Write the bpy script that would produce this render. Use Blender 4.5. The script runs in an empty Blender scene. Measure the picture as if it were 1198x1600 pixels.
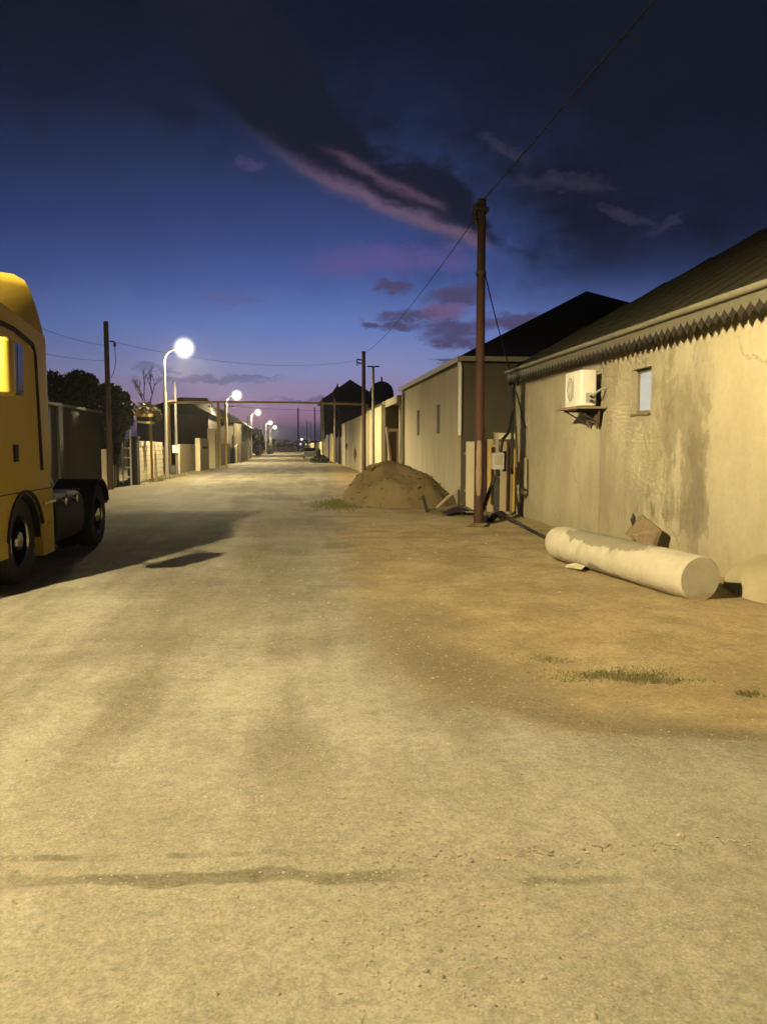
import bpy, math, random
from mathutils import Vector, noise as mn
random.seed(7)
R = math.radians
S = bpy.context.scene
COL = S.collection

# ------------------------------------------------------------------ camera, exposure
cam = bpy.data.objects.new('camera', bpy.data.cameras.new('camera'))
COL.objects.link(cam)
cam.location = (0, 0, 1.6)
cam.rotation_euler = (R(90 - 4.87), 0, R(-6.84))
cam.data.sensor_fit = 'VERTICAL'
cam.data.sensor_height = 24.0
cam.data.lens = 1200 / 1600 * 24.0
cam.data.clip_start = 0.05
cam.data.clip_end = 4000
S.camera = cam
S.view_settings.view_transform = 'Standard'
S.view_settings.look = 'None'
S.view_settings.exposure = 0
S.view_settings.gamma = 1
S.view_settings.use_curve_mapping = False
S.cycles.use_denoising = True
S.cycles.max_bounces = 6
S.cycles.sample_clamp_indirect = 4
S.cycles.sample_clamp_direct = 0

LAMP = 6300.0                      # strength of one street lamp bulb
LAMP_COL = (1.0, 0.80, 0.44)
SKY_K = 1.0
HAZE = 0.0004


def lin(r, g, b):
    f = lambda c: (c / 255 / 12.92) if c <= 10 else ((c / 255 + 0.055) / 1.055) ** 2.4
    return (f(r), f(g), f(b))


# ------------------------------------------------------------------ small node language
class V:
    def __init__(s, nt, sock): s.nt, s.k = nt, sock
    def m(s, op, *a, clamp=False):
        n = s.nt.nodes.new('ShaderNodeMath'); n.operation = op; n.use_clamp = clamp
        for i, q in enumerate((s,) + a):
            if isinstance(q, V): s.nt.links.new(q.k, n.inputs[i])
            else: n.inputs[i].default_value = q
        return V(s.nt, n.outputs[0])
    def __add__(s, o): return s.m('ADD', o)
    __radd__ = __add__
    def __sub__(s, o): return s.m('SUBTRACT', o)
    def __rsub__(s, o): return (s * -1.0).m('ADD', o)
    def __mul__(s, o): return s.m('MULTIPLY', o)
    __rmul__ = __mul__
    def __truediv__(s, o): return s.m('DIVIDE', o)
    def pow(s, o): return s.m('POWER', o)
    def max(s, o): return s.m('MAXIMUM', o)
    def min(s, o): return s.m('MINIMUM', o)
    def abs(s): return s.m('ABSOLUTE')
    def clamp(s): return s.m('ADD', 0.0, clamp=True)
    def step(s, a, b):                              # smoothstep from a to b
        n = s.nt.nodes.new('ShaderNodeMapRange'); n.interpolation_type = 'SMOOTHSTEP'
        s.nt.links.new(s.k, n.inputs[0])
        lo, hi, t0, t1 = (a, b, 0.0, 1.0) if a < b else (b, a, 1.0, 0.0)
        n.inputs[1].default_value = lo; n.inputs[2].default_value = hi
        n.inputs[3].default_value = t0; n.inputs[4].default_value = t1
        return V(s.nt, n.outputs[0])
    def gauss(s, w):                                # exp(-(x/w)^2)
        q = s / w
        return V(s.nt, (q * q * -1.0).m('EXPONENT').k)
    def ramp(s, x0, x1, stops, interp='LINEAR'):    # grey or colour curve over [x0,x1]
        n = s.nt.nodes.new('ShaderNodeValToRGB'); cr = n.color_ramp; cr.interpolation = interp
        t = (s - x0) / (x1 - x0)
        s.nt.links.new(t.k, n.inputs[0])
        while len(cr.elements) < len(stops): cr.elements.new(0.5)
        for e, (p, c) in zip(cr.elements, sorted(stops)):
            e.position = min(1, max(0, (p - x0) / (x1 - x0)))
            e.color = (c, c, c, 1) if not isinstance(c, tuple) else (*c, 1)
        return V(s.nt, n.outputs[0])


def mixc(nt, f, a, b, mode='MIX'):
    n = nt.nodes.new('ShaderNodeMix'); n.data_type = 'RGBA'; n.blend_type = mode
    for i, q in ((0, f), (6, a), (7, b)):
        if isinstance(q, V): nt.links.new(q.k, n.inputs[i])
        elif isinstance(q, tuple): n.inputs[i].default_value = (*q, 1)
        else: n.inputs[i].default_value = q
    return V(nt, n.outputs[2])


def comb(nt, x, y, z):
    n = nt.nodes.new('ShaderNodeCombineXYZ')
    for i, q in enumerate((x, y, z)):
        if isinstance(q, V): nt.links.new(q.k, n.inputs[i])
        else: n.inputs[i].default_value = q
    return V(nt, n.outputs[0])


def sep(nt, v):
    n = nt.nodes.new('ShaderNodeSeparateXYZ'); nt.links.new(v.k, n.inputs[0])
    return tuple(V(nt, o) for o in n.outputs)


def noi(nt, vec, scale, detail=4, rough=0.55, dist=0.0):
    n = nt.nodes.new('ShaderNodeTexNoise')
    nt.links.new(vec.k, n.inputs['Vector'])
    n.inputs['Scale'].default_value = scale; n.inputs['Detail'].default_value = detail
    n.inputs['Roughness'].default_value = rough; n.inputs['Distortion'].default_value = dist
    return V(nt, n.outputs[0])


def voro(nt, vec, scale, out=0):
    n = nt.nodes.new('ShaderNodeTexVoronoi'); nt.links.new(vec.k, n.inputs['Vector'])
    n.inputs['Scale'].default_value = scale
    return V(nt, n.outputs[out])


# ------------------------------------------------------------------ dusk sky
W = bpy.data.worlds.new('World'); S.world = W; W.use_nodes = True
nt = W.node_tree; nt.nodes.clear()
tc = nt.nodes.new('ShaderNodeTexCoord')
d3 = V(nt, tc.outputs['Generated'])
dx, dy, dz = sep(nt, d3)
A = dx.m('ARCTAN2', dy) * (180 / math.pi)          # azimuth from the street's direction
El = dz.max(-1.0).min(1.0).m('ARCSINE') * (180 / math.pi)
pv = comb(nt, A * 0.10, El * 0.16, 0.0)
n1 = noi(nt, pv, 1.6, 5, 0.6)
n2 = noi(nt, comb(nt, A * 0.22, El * 0.55, 3.0), 1.7, 5, 0.62)
n3 = noi(nt, comb(nt, A * 0.5, El * 0.9, 9.0), 1.3, 4, 0.6)
base = (El + (n1 - 0.5) * 2.0).ramp(-3, 60, [
    (-3, lin(38, 38, 50)), (0.2, lin(54, 55, 72)), (1.1, lin(76, 72, 98)), (2.1, lin(146, 108, 138)), (3.3, lin(150, 126, 160)),
    (5.4, lin(134, 138, 182)), (8.4, lin(102, 124, 186)), (11.6, lin(74, 94, 156)), (14.8, lin(56, 72, 126)),
    (18.5, lin(42, 55, 95)), (22, lin(28, 38, 66)), (27, lin(18, 25, 43)), (40, lin(13, 17, 30)), (60, lin(11, 14, 26))])
glow = (A - 5.0).gauss(34.0) * 0.86 + 0.14
sky = mixc(nt, 1.0, base, comb(nt, glow, glow, glow), 'MULTIPLY')


def over(col, mask): 
    global sky
    sky = mixc(nt, mask, sky, col)


wx1 = noi(nt, comb(nt, A * 0.55, El * 0.9, 21.0), 1.0, 5, 0.68) - 0.5
wx2 = noi(nt, comb(nt, A * 0.55, El * 0.9, 37.0), 1.0, 5, 0.68) - 0.5


def blob(a, e, ra, re, warp=0.9, tilt=0.0):
    u = A - a + wx1 * 3.2; v = El - e + wx2 * 1.9
    if tilt: v = v - u * tilt
    q = (u / ra) * (u / ra) + (v / re) * (v / re)
    return q * -1.0 + (1.0 + 0.0) + (n2 - 0.5) * warp * 2.0 + (n3 - 0.5) * warp


# broad darker veil over the right-hand and upper sky, mottled
veil = (A + (n1 - 0.5) * 16).step(7, 22) * El.step(8.0, 14.5) * 0.95
over(lin(22, 25, 38), veil * (0.62 + n1 * 0.6).clamp())
veil2 = (n1 + (El - 18) * 0.012).step(0.50, 0.74) * El.step(16, 24)
over(lin(20, 24, 42), veil2 * 0.6)
for a, e, ra, re, t in [(15.6, 20.2, 2.2, 0.55, -0.55), (19.6, 17.9, 3.8, 0.7, -0.12), (23.9, 15.5, 2.2, 0.5, -0.35), (26.6, 14.8, 1.2, 0.5, 0.5)]:
    over(lin(66, 60, 82), blob(a, e, ra, re, 0.7, t).step(-0.2, 1.3) * 0.45)
# lilac wash low in the sky
for a, e, ra, re, k in [(7.8, 13.3, 7.0, 1.2, 0.62), (-4.0, 10.5, 2.6, 0.4, 0.4), (-2.6, 19.3, 1.1, 0.5, 0.3), (3.5, 12.6, 4, 0.6, 0.35)]:
    over(lin(98, 82, 138), blob(a, e, ra, re, 0.6).step(-0.2, 1.1) * k)
# long diagonal cloud with a lit lower edge
wob = (n2 - 0.5) * 1.9 + (n3 - 0.5) * 1.2 + wx1 * 0.8
low = A.ramp(-24, 30, [(x, y / 40) for x, y in [(-24, 36), (-10.7, 27.7), (-8.7, 25.95), (-5.3, 23.1), (-2.9, 21.2), (0.45, 19.2), (3.2, 18.1), (5.5, 17.3),
                       (6.9, 16.6), (9.7, 15.7), (13.6, 14.3), (16.1, 13.4), (30, 11)]]) * 40
upp = A.ramp(-24, 30, [(x, y / 40) for x, y in [(-24, 39.5), (-10.5, 33.7), (-2.1, 29.2), (1.4, 26.7), (4.1, 22.4), (6.4, 20.7), (8.7, 19.9), (11.5, 19.9),
                       (12.9, 18.1), (14, 16.2), (15.0, 14.4), (30, 8)]]) * 40
hgt = El - low + wob * 0.55
depth = upp - El + wob * 1.5
body = hgt.step(-0.2, 1.1) * depth.step(-0.5, 1.0)
over(lin(24, 27, 42), body * (A.step(-13, -3) * 0.55 + 0.38))
rose = (hgt - 0.2).gauss(0.5) * A.step(-4.5, 3.0) * A.step(15.2, 13.2)
over(lin(112, 88, 108), rose * (A.step(-3, 6) * 0.48 + 0.24))
rose2 = (hgt - 1.75 + (A - 7) * 0.06).gauss(0.34) * A.step(1.5, 5.0) * A.step(12.0, 10.2)
over(lin(100, 78, 98), rose2 * 0.55)
# small torn clouds above the far roofs
ragged = None
for q in [(7.5, 11.5, 1.7, 0.6), (11.9, 10.9, 2.9, 0.85), (9.4, 9.4, 2.8, 0.55), (8.0, 8.7, 1.9, 0.45), (11.7, 8.4, 3.6, 0.95), (12.2, 7.6, 2.4, 0.6),
          (6.0, 8.8, 1.1, 0.36), (15.7, 8.9, 3.2, 0.7), (11.4, 6.2, 1.4, 0.2)]:
    b = blob(*q, 0.75)
    ragged = b if ragged is None else ragged.max(b)
over(lin(76, 69, 104), ragged.step(-0.1, 0.95) * 0.92)
over(lin(108, 84, 122), blob(11.2, 9.7, 2.2, 0.9, 0.6).step(0.0, 0.9) * 0.8)
# thin slate streaks near the horizon
for q in [(-9.4, 5.5, 2.2, 0.2), (-6.0, 4.8, 6.0, 0.32), (-2.0, 5.05, 1.6, 0.16), (2.8, 3.4, 5, 0.22)]:
    over(lin(88, 88, 128), blob(*q, 0.5).step(-0.1, 0.9) * 0.62)
bg = nt.nodes.new('ShaderNodeBackground'); bg.inputs[1].default_value = SKY_K
nt.links.new(sky.k, bg.inputs[0])
wo = nt.nodes.new('ShaderNodeOutputWorld'); nt.links.new(bg.outputs[0], wo.inputs[0])

# ------------------------------------------------------------------ materials
MATS = {}


def mat(name, col, rough=0.8, metal=0.0, var=0.25, scale=3.0, bump=0.0, bscale=40.0, dirt=None, stretch=(1, 1, 1), spec=0.3):
    if name in MATS: return MATS[name]
    m = bpy.data.materials.new(name); m.use_nodes = True; MATS[name] = m
    nt = m.node_tree; b = nt.nodes['Principled BSDF']
    g = nt.nodes.new('ShaderNodeNewGeometry'); P = V(nt, g.outputs['Position'])
    x, y, z = sep(nt, P)
    q = comb(nt, x * stretch[0], y * stretch[1], z * stretch[2])
    f = noi(nt, q, scale, 5, 0.6)
    k = (f - 0.5) * (2 * var) + 1.0
    c = mixc(nt, 1.0, tuple(col), comb(nt, k, k, k), 'MULTIPLY')
    if dirt:
        f2 = noi(nt, q, scale * 0.6, 6, 0.65, 0.4)
        c = mixc(nt, f2.step(0.48, 0.68) * dirt[1], c, tuple(dirt[0]))
    nt.links.new(c.k, b.inputs['Base Color'])
    b.inputs['Roughness'].default_value = rough; b.inputs['Metallic'].default_value = metal
    b.inputs['Specular IOR Level'].default_value = spec
    if bump:
        bn = nt.nodes.new('ShaderNodeBump'); bn.inputs['Strength'].default_value = bump; bn.inputs['Distance'].default_value = 0.01
        h = noi(nt, P, bscale, 4, 0.7); nt.links.new(h.k, bn.inputs['Height']); nt.links.new(bn.outputs[0], b.inputs['Normal'])
    return m


def emit(name, col, k):
    m = bpy.data.materials.new(name); m.use_nodes = True; nt = m.node_tree; nt.nodes.clear()
    e = nt.nodes.new('ShaderNodeEmission'); e.inputs[0].default_value = (*col, 1); e.inputs[1].default_value = k
    o = nt.nodes.new('ShaderNodeOutputMaterial'); nt.links.new(e.outputs[0], o.inputs[0])
    return m


def lamp_mat(name, col, k, lo, hi):
    """street lamp optics: throws more light outwards along the street than straight down, little upwards"""
    m = emit(name, col, k); nt = m.node_tree
    e = [n for n in nt.nodes if n.type == 'EMISSION'][0]
    g = nt.nodes.new('ShaderNodeNewGeometry')
    c = sep(nt, V(nt, g.outputs['Incoming']))[2] * -1.0
    s = (c.max(0.30).pow(-1.25)) * c.step(lo, hi) + 0.3
    nt.links.new((s * k).k, e.inputs[1])
    return m


def ground_mat():
    m = bpy.data.materials.new('dusty_ground'); m.use_nodes = True
    nt = m.node_tree; b = nt.nodes['Principled BSDF']
    g = nt.nodes.new('ShaderNodeNewGeometry'); P = V(nt, g.outputs['Position']); x, y, z = sep(nt, P)
    big = noi(nt, P, 0.35, 4, 0.55); mid = noi(nt, P, 1.4, 5, 0.6, 0.3); fine = noi(nt, P, 9, 5, 0.65); grit = noi(nt, P, 85, 3, 0.7)
    edge = y.ramp(2, 62, [(p, v / 10) for p, v in [(2, 8), (3.45, 6.5), (3.7, 2.7), (4.08, 1.6), (4.58, 1.05), (5.5, 0.76), (7.5, 0.66), (14.5, 0.85), (20, 1.2), (30, 1.6), (45, 2.4), (62, 3.1)]]) * 10
    s = x - edge + (mid - 0.5) * 0.55 + (big - 0.5) * 0.5
    dirt = s.step(-0.35, 0.45)
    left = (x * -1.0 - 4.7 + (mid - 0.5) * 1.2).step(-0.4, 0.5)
    # asphalt under dust: long wheel lanes and cross patches
    lane = noi(nt, comb(nt, x * 1.5, y * 0.16, 2.0), 1.0, 4, 0.6, 0.2)
    dust = (lane * 0.7 + mid * 0.3 + (big - 0.5) * 0.5).step(0.34, 0.66)
    c = mixc(nt, dust, (0.168, 0.153, 0.113), (0.290, 0.277, 0.216))
    near = y.step(4.4, 2.8)
    c = mixc(nt, (x + 0.25 + (mid - 0.5) * 0.8).gauss(0.75) * y.step(5.0, 9.0) * y.step(26, 14) * 0.55, c, (0.15, 0.135, 0.095))
    c = mixc(nt, near * 0.7, c, (0.258, 0.241, 0.176))
    dcol = mixc(nt, (mid * 0.6 + big * 0.4).step(0.38, 0.62), (0.25, 0.196, 0.106), (0.34, 0.272, 0.152))
    c = mixc(nt, dirt, c, dcol)
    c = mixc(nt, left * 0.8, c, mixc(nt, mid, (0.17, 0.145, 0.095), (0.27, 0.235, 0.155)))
    # gravelly dark strip along the track edge
    band = s.step(-0.22, 0.10) * s.step(1.25, 0.25) * y.step(10.5, 5.0) * (fine * 0.8 + 0.55).clamp()
    c = mixc(nt, band * 0.85, c, (0.145, 0.125, 0.080))
    # damp drag marks across the foreground
    w = (noi(nt, P, 3.0, 4, 0.6) - 0.5) * 0.16
    t1 = y + x * 0.093 - 2.765 + w
    m1 = t1.abs().step(0.055, 0.03) * x.step(0.55, 0.3) * (x + 1.6).step(0.0, 1.0)
    t2 = y + x * 0.075 - 2.93 + w * 0.6
    m2 = t2.abs().step(0.03, 0.012) * noi(nt, comb(nt, x, 0.0, 0.0), 2.6, 3, 0.6).step(0.42, 0.6) * x.step(0.45, 0.25)
    t3 = y + x * 0.03 - 2.66 + w
    m3 = t3.abs().step(0.04, 0.01) * (x - 1.0).abs().step(0.3, 0.1)
    c = mixc(nt, (m1 * 0.78).max(m2 * 0.8).max(m3 * 0.65), c, (0.125, 0.112, 0.075))
    k = (fine - 0.5) * 0.7 + (grit - 0.5) * 1.2 + (noi(nt, P, 30, 4, 0.7) - 0.5) * 0.9 + 0.97
    k = k * (1.0 + (big - 0.5) * 0.3)
    c = mixc(nt, 1.0, c, comb(nt, k, k, k), 'MULTIPLY')
    spk = voro(nt, P, 34).step(0.22, 0.10) * noi(nt, P, 2.0, 3).step(0.42, 0.62)
    c = mixc(nt, spk * 0.7, c, (0.42, 0.39, 0.30))
    spk2 = voro(nt, comb(nt, x + 7.3, y + 3.1, z), 19).step(0.13, 0.05) * noi(nt, P, 1.3, 3).step(0.42, 0.62)
    c = mixc(nt, spk2 * 0.65, c, (0.09, 0.08, 0.055))
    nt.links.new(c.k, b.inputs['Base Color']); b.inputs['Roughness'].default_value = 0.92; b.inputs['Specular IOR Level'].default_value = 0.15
    bn = nt.nodes.new('ShaderNodeBump'); bn.inputs['Strength'].default_value = 0.55; bn.inputs['Distance'].default_value = 0.02
    h = fine * 0.5 + grit * 0.22 + spk * 0.25
    nt.links.new(h.k, bn.inputs['Height']); nt.links.new(bn.outputs[0], b.inputs['Normal'])
    return m


def plaster_mat():
    m = bpy.data.materials.new('stained_plaster'); m.use_nodes = True
    nt = m.node_tree; b = nt.nodes['Principled BSDF']
    g = nt.nodes.new('ShaderNodeNewGeometry'); P = V(nt, g.outputs['Position']); x, y, z = sep(nt, P)
    big = noi(nt, P, 0.7, 4, 0.6); mid = noi(nt, P, 2.6, 6, 0.6, 0.1); fine = noi(nt, P, 14, 5, 0.65)
    run = noi(nt, comb(nt, x, y * 1.9, z * 0.5), 0.9, 5, 0.62, 0.4)
    c = mixc(nt, (big * 0.5 + run * 0.5).step(0.36, 0.64), (0.225, 0.203, 0.138), (0.365, 0.332, 0.228))
    c = mixc(nt, y.step(9.3, 9.0) * 0.6, c, (0.35, 0.315, 0.208))          # the newer coat on the near panel
    damp1 = ((y - 9.75) / 0.75).gauss(1.0) * ((z - 1.75) / 1.2).gauss(1.0)
    damp2 = ((y - 9.45) / 0.32).gauss(1.0) * ((z - 0.9) / 1.1).gauss(1.0)
    damp3 = ((y - 10.35) / 0.3).gauss(1.0) * ((z - 2.3) / 0.7).gauss(1.0)
    damp4 = ((y - 9.9) / 1.6).gauss(1.0) * ((z - 0.6) / 0.35).gauss(1.0) * 0.6
    blot = noi(nt, comb(nt, x, y * 1.3, z * 0.9), 1.9, 7, 0.7, 0.15)
    dm = (damp1 * 0.8 + damp2 * 0.75 + damp3 * 0.8 + damp4).min(1.15) * 0.55 + (blot - 0.5) * 2.3
    c = mixc(nt, dm.step(0.22, 0.52) * 0.62 * y.step(9.06, 9.16) * y.step(11.6, 10.7), c, (0.15, 0.132, 0.085))
    dm2 = dm + (fine - 0.5) * 0.5
    c = mixc(nt, dm2.step(0.55, 0.85) * 0.45 * y.step(9.06, 9.16) * y.step(11.6, 10.7), c, (0.10, 0.088, 0.058))
    c = mixc(nt, y.step(12.5, 12.75) * 0.3, c, (0.36, 0.33, 0.23))
    c = mixc(nt, (run * 0.6 + mid * 0.4).step(0.56, 0.70) * 0.45, c, (0.20, 0.172, 0.105))
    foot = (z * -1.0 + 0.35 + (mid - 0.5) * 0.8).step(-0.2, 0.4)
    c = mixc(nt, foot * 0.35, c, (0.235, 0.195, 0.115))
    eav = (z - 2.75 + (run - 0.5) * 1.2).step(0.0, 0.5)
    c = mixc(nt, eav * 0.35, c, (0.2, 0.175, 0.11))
    k = (fine - 0.5) * 0.28 + 1.0
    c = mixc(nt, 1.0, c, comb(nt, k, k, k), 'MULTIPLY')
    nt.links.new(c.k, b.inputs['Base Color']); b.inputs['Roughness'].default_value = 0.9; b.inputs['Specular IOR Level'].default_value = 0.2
    wq = comb(nt, x, y + (mid - 0.5) * 0.5, z * 0.8 + (noi(nt, P, 3.5, 4, 0.6) - 0.5) * 0.5)
    vn = nt.nodes.new('ShaderNodeTexVoronoi'); vn.feature = 'DISTANCE_TO_EDGE'; nt.links.new(wq.k, vn.inputs['Vector']); vn.inputs['Scale'].default_value = 0.55
    crack = V(nt, vn.outputs[0]).step(0.011, 0.003) * big.step(0.46, 0.58)
    c = mixc(nt, crack * 0.35, c, (0.07, 0.06, 0.04))
    chip = noi(nt, P, 5.5, 3, 0.55).step(0.70, 0.735)
    c = mixc(nt, chip * 0.5, c, (0.17, 0.15, 0.10))
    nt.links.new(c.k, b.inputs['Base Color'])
    bn = nt.nodes.new('ShaderNodeBump'); bn.inputs['Strength'].default_value = 0.3; bn.inputs['Distance'].default_value = 0.02
    nt.links.new((mid * 0.6 + fine * 0.12 - crack * 0.3 - chip * 0.25).k, bn.inputs['Height']); nt.links.new(bn.outputs[0], b.inputs['Normal'])
    return m


M_GROUND = ground_mat(); M_PLASTER = plaster_mat()
M_WALL2 = mat('buff_render', (0.43, 0.385, 0.262), var=0.16, scale=1.2, bump=0.3, dirt=((0.22, 0.19, 0.12), 0.35), stretch=(1, 1.5, 0.5))
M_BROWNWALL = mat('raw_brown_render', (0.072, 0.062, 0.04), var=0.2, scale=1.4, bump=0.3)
M_PALEWALL = mat('cream_render', (0.47, 0.42, 0.285), var=0.15, scale=1.1, bump=0.3, dirt=((0.26, 0.22, 0.14), 0.3))
M_BLOCK = mat('limestone_block', (0.60, 0.54, 0.39), var=0.28, scale=2.6, bump=0.5)
M_MORTAR = mat('grey_mortar', (0.22, 0.19, 0.13), var=0.2)
M_ROOF = mat('dark_metal_roof', (0.010, 0.009, 0.007), rough=0.75, var=0.3, spec=0.1)
M_ROOF1 = mat('mossy_brown_roof', (0.021, 0.019, 0.009), rough=0.9, var=0.35, scale=2, spec=0.15)
M_TRIM = mat('galvanised_trim', (0.20, 0.185, 0.13), rough=0.55, metal=0.2, var=0.2, scale=4)
M_LACE = mat('dusty_white_sheet', (0.105, 0.098, 0.066), rough=0.6, var=0.2, scale=4)
M_TEETHSHADE = mat('trim_teeth_shade', (0.020, 0.017, 0.012), rough=0.8, var=0.3)
M_RUST = mat('rusty_painted_steel', (0.044, 0.018, 0.011), rough=0.75, var=0.45, scale=5, bump=0.4, dirt=((0.06, 0.03, 0.02), 0.6), stretch=(1, 1, 0.35))
M_BARE = mat('worn_bare_steel', (0.17, 0.12, 0.072), rough=0.6, var=0.3, scale=9)
M_BROWNPOLE = mat('brown_timber_pole', (0.075, 0.048, 0.033), var=0.3, scale=4, stretch=(3, 3, 0.3))
M_GREYPOLE = mat('grey_steel_pole', (0.26, 0.235, 0.18), rough=0.5, metal=0.3, var=0.2)
M_LAMPPOLE = mat('galvanised_pole', (0.36, 0.34, 0.28), rough=0.4, metal=0.5, var=0.15)
M_YELLOWPIPE = mat('yellow_gas_paint', (0.62, 0.44, 0.12), rough=0.5, var=0.2, scale=4)
M_BLACK = mat('black_rubber', (0.012, 0.012, 0.012), rough=0.65, var=0.3)
M_DARKSTEEL = mat('dark_steel', (0.035, 0.032, 0.028), rough=0.55, var=0.3)
M_CABLE = mat('black_cable', (0.012, 0.012, 0.014), rough=0.7, var=0.1)
M_YELLOW = mat('yellow_truck_paint', (0.46, 0.33, 0.045), rough=0.5, var=0.08, scale=1.5, dirt=((0.42, 0.27, 0.03), 0.35), spec=0.25)
M_GLASSDARK = mat('dark_cab_glass', (0.012, 0.013, 0.014), rough=0.08, var=0.1, spec=0.6)
M_CHROME = mat('worn_chrome', (0.55, 0.54, 0.50), rough=0.22, metal=1.0, var=0.15)
M_TYRE = mat('tyre_rubber', (0.022, 0.021, 0.019), rough=0.85, var=0.3, scale=6, bump=0.3)
M_CONC = mat('pale_concrete', (0.50, 0.455, 0.325), rough=0.85, var=0.12, scale=3, bump=0.35, bscale=60, dirt=((0.36, 0.31, 0.2), 0.3))
M_ACWHITE = mat('white_painted_steel', (0.62, 0.60, 0.52), rough=0.45, var=0.08)
M_PVC = mat('brown_window_frame', (0.15, 0.12, 0.075), rough=0.45, var=0.1)
M_PANE = mat('sky_tint_pane', (0.30, 0.37, 0.56), rough=0.25, var=0.08, scale=1.0, spec=0.5)  # bluish sky reflection put into the pane's colour
M_HOLE = mat('dark_opening', (0.015, 0.013, 0.011), rough=0.5, var=0.2)
M_WOOD = mat('weathered_board', (0.20, 0.15, 0.085), var=0.35, scale=3, bump=0.4, stretch=(4, 4, 0.5))
M_WOOD2 = mat('pale_board', (0.30, 0.245, 0.15), var=0.3, scale=3, bump=0.4, stretch=(4, 4, 0.5))
M_OLDYELLOW = mat('faded_yellow_board', (0.38, 0.25, 0.06), var=0.3, scale=4, stretch=(3, 3, 0.5))
M_SAND = mat('heaped_sand', (0.165, 0.125, 0.060), rough=0.95, var=0.3, scale=2.4, bump=0.8, bscale=22, dirt=((0.14, 0.105, 0.055), 0.5))
M_LEAF = mat('dark_leaves', (0.020, 0.025, 0.010), rough=0.7, var=0.5, scale=6)
M_LEAFDRY = mat('dry_vine_leaves', (0.10, 0.09, 0.045), rough=0.8, var=0.4, scale=6)
M_GRASS = mat('short_grass', (0.115, 0.118, 0.040), rough=0.8, var=0.4, scale=8)
M_BARK = mat('bark', (0.06, 0.048, 0.035), var=0.4, scale=6)
M_FOOT = mat('rough_footing', (0.30, 0.26, 0.16), var=0.3, scale=3, bump=0.7, bscale=18)
M_STONE = mat('gravel_stone', (0.31, 0.28, 0.20), rough=0.9, var=0.6, scale=30)
M_GREYWALL = mat('grey_shed_render', (0.028, 0.026, 0.020), var=0.3, scale=1.2, bump=0.3)
M_PURPLE = mat('dark_plastic_sheet', (0.022, 0.015, 0.026), rough=0.35, var=0.3)
M_CARPAINT = mat('silver_car_paint', (0.42, 0.41, 0.38), rough=0.3, metal=0.3, var=0.05)
M_TAIL = mat('red_tail_lens', (0.25, 0.02, 0.015), rough=0.3, var=0.1)
M_METER2 = mat('dull_grey_pole', (0.11, 0.105, 0.09), rough=0.7, var=0.3)
M_METER = mat('grey_meter_plastic', (0.30, 0.30, 0.27), rough=0.45, var=0.12)
M_HILL = mat('far_dark_hills', (0.025, 0.028, 0.03), var=0.3, scale=0.02)
M_BRICKRED = mat('ochre_far_wall', (0.22, 0.13, 0.07), var=0.2)
M_GATE = mat('yellow_cream_gate', (0.50, 0.42, 0.20), rough=0.5, var=0.15)
M_BULB = lamp_mat('lamp_bulb_light', LAMP_COL, LAMP * 1.15, 0.14, 0.50)
M_BULB_WIDE = lamp_mat('brighter_bulb_light', LAMP_COL, LAMP * 1.19, 0.0, 0.38)
# soft glowing halo added round each bulb in place of lens bloom
M_HALO = bpy.data.materials.new('bloom_halo'); M_HALO.use_nodes = True
nt = M_HALO.node_tree; nt.nodes.clear()
_c = nt.nodes.new('ShaderNodeTexCoord'); _x, _y, _z = sep(nt, V(nt, _c.outputs['Object']))
_x = _x - 0.97; _z = _z - 6.46
_r = (_x * _x + _y * _y + _z * _z).m('SQRT') / 0.64
_k = (1.0 - _r).max(0.0).pow(1.7) * 9.0
_e = nt.nodes.new('ShaderNodeEmission'); _e.inputs[0].default_value = (1.0, 0.92, 0.76, 1); nt.links.new(_k.k, _e.inputs[1])
_o = nt.nodes.new('ShaderNodeOutputMaterial'); nt.links.new(_e.outputs[0], _o.inputs['Volume'])
M_FAR1 = emit('far_white_light', (0.9, 0.92, 1.0), 2.2)
M_FAR2 = emit('far_blue_light', (0.45, 0.4, 1.0), 1.6)
M_FAR3 = emit('far_green_light', (0.65, 0.72, 0.35), 1.0)


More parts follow.
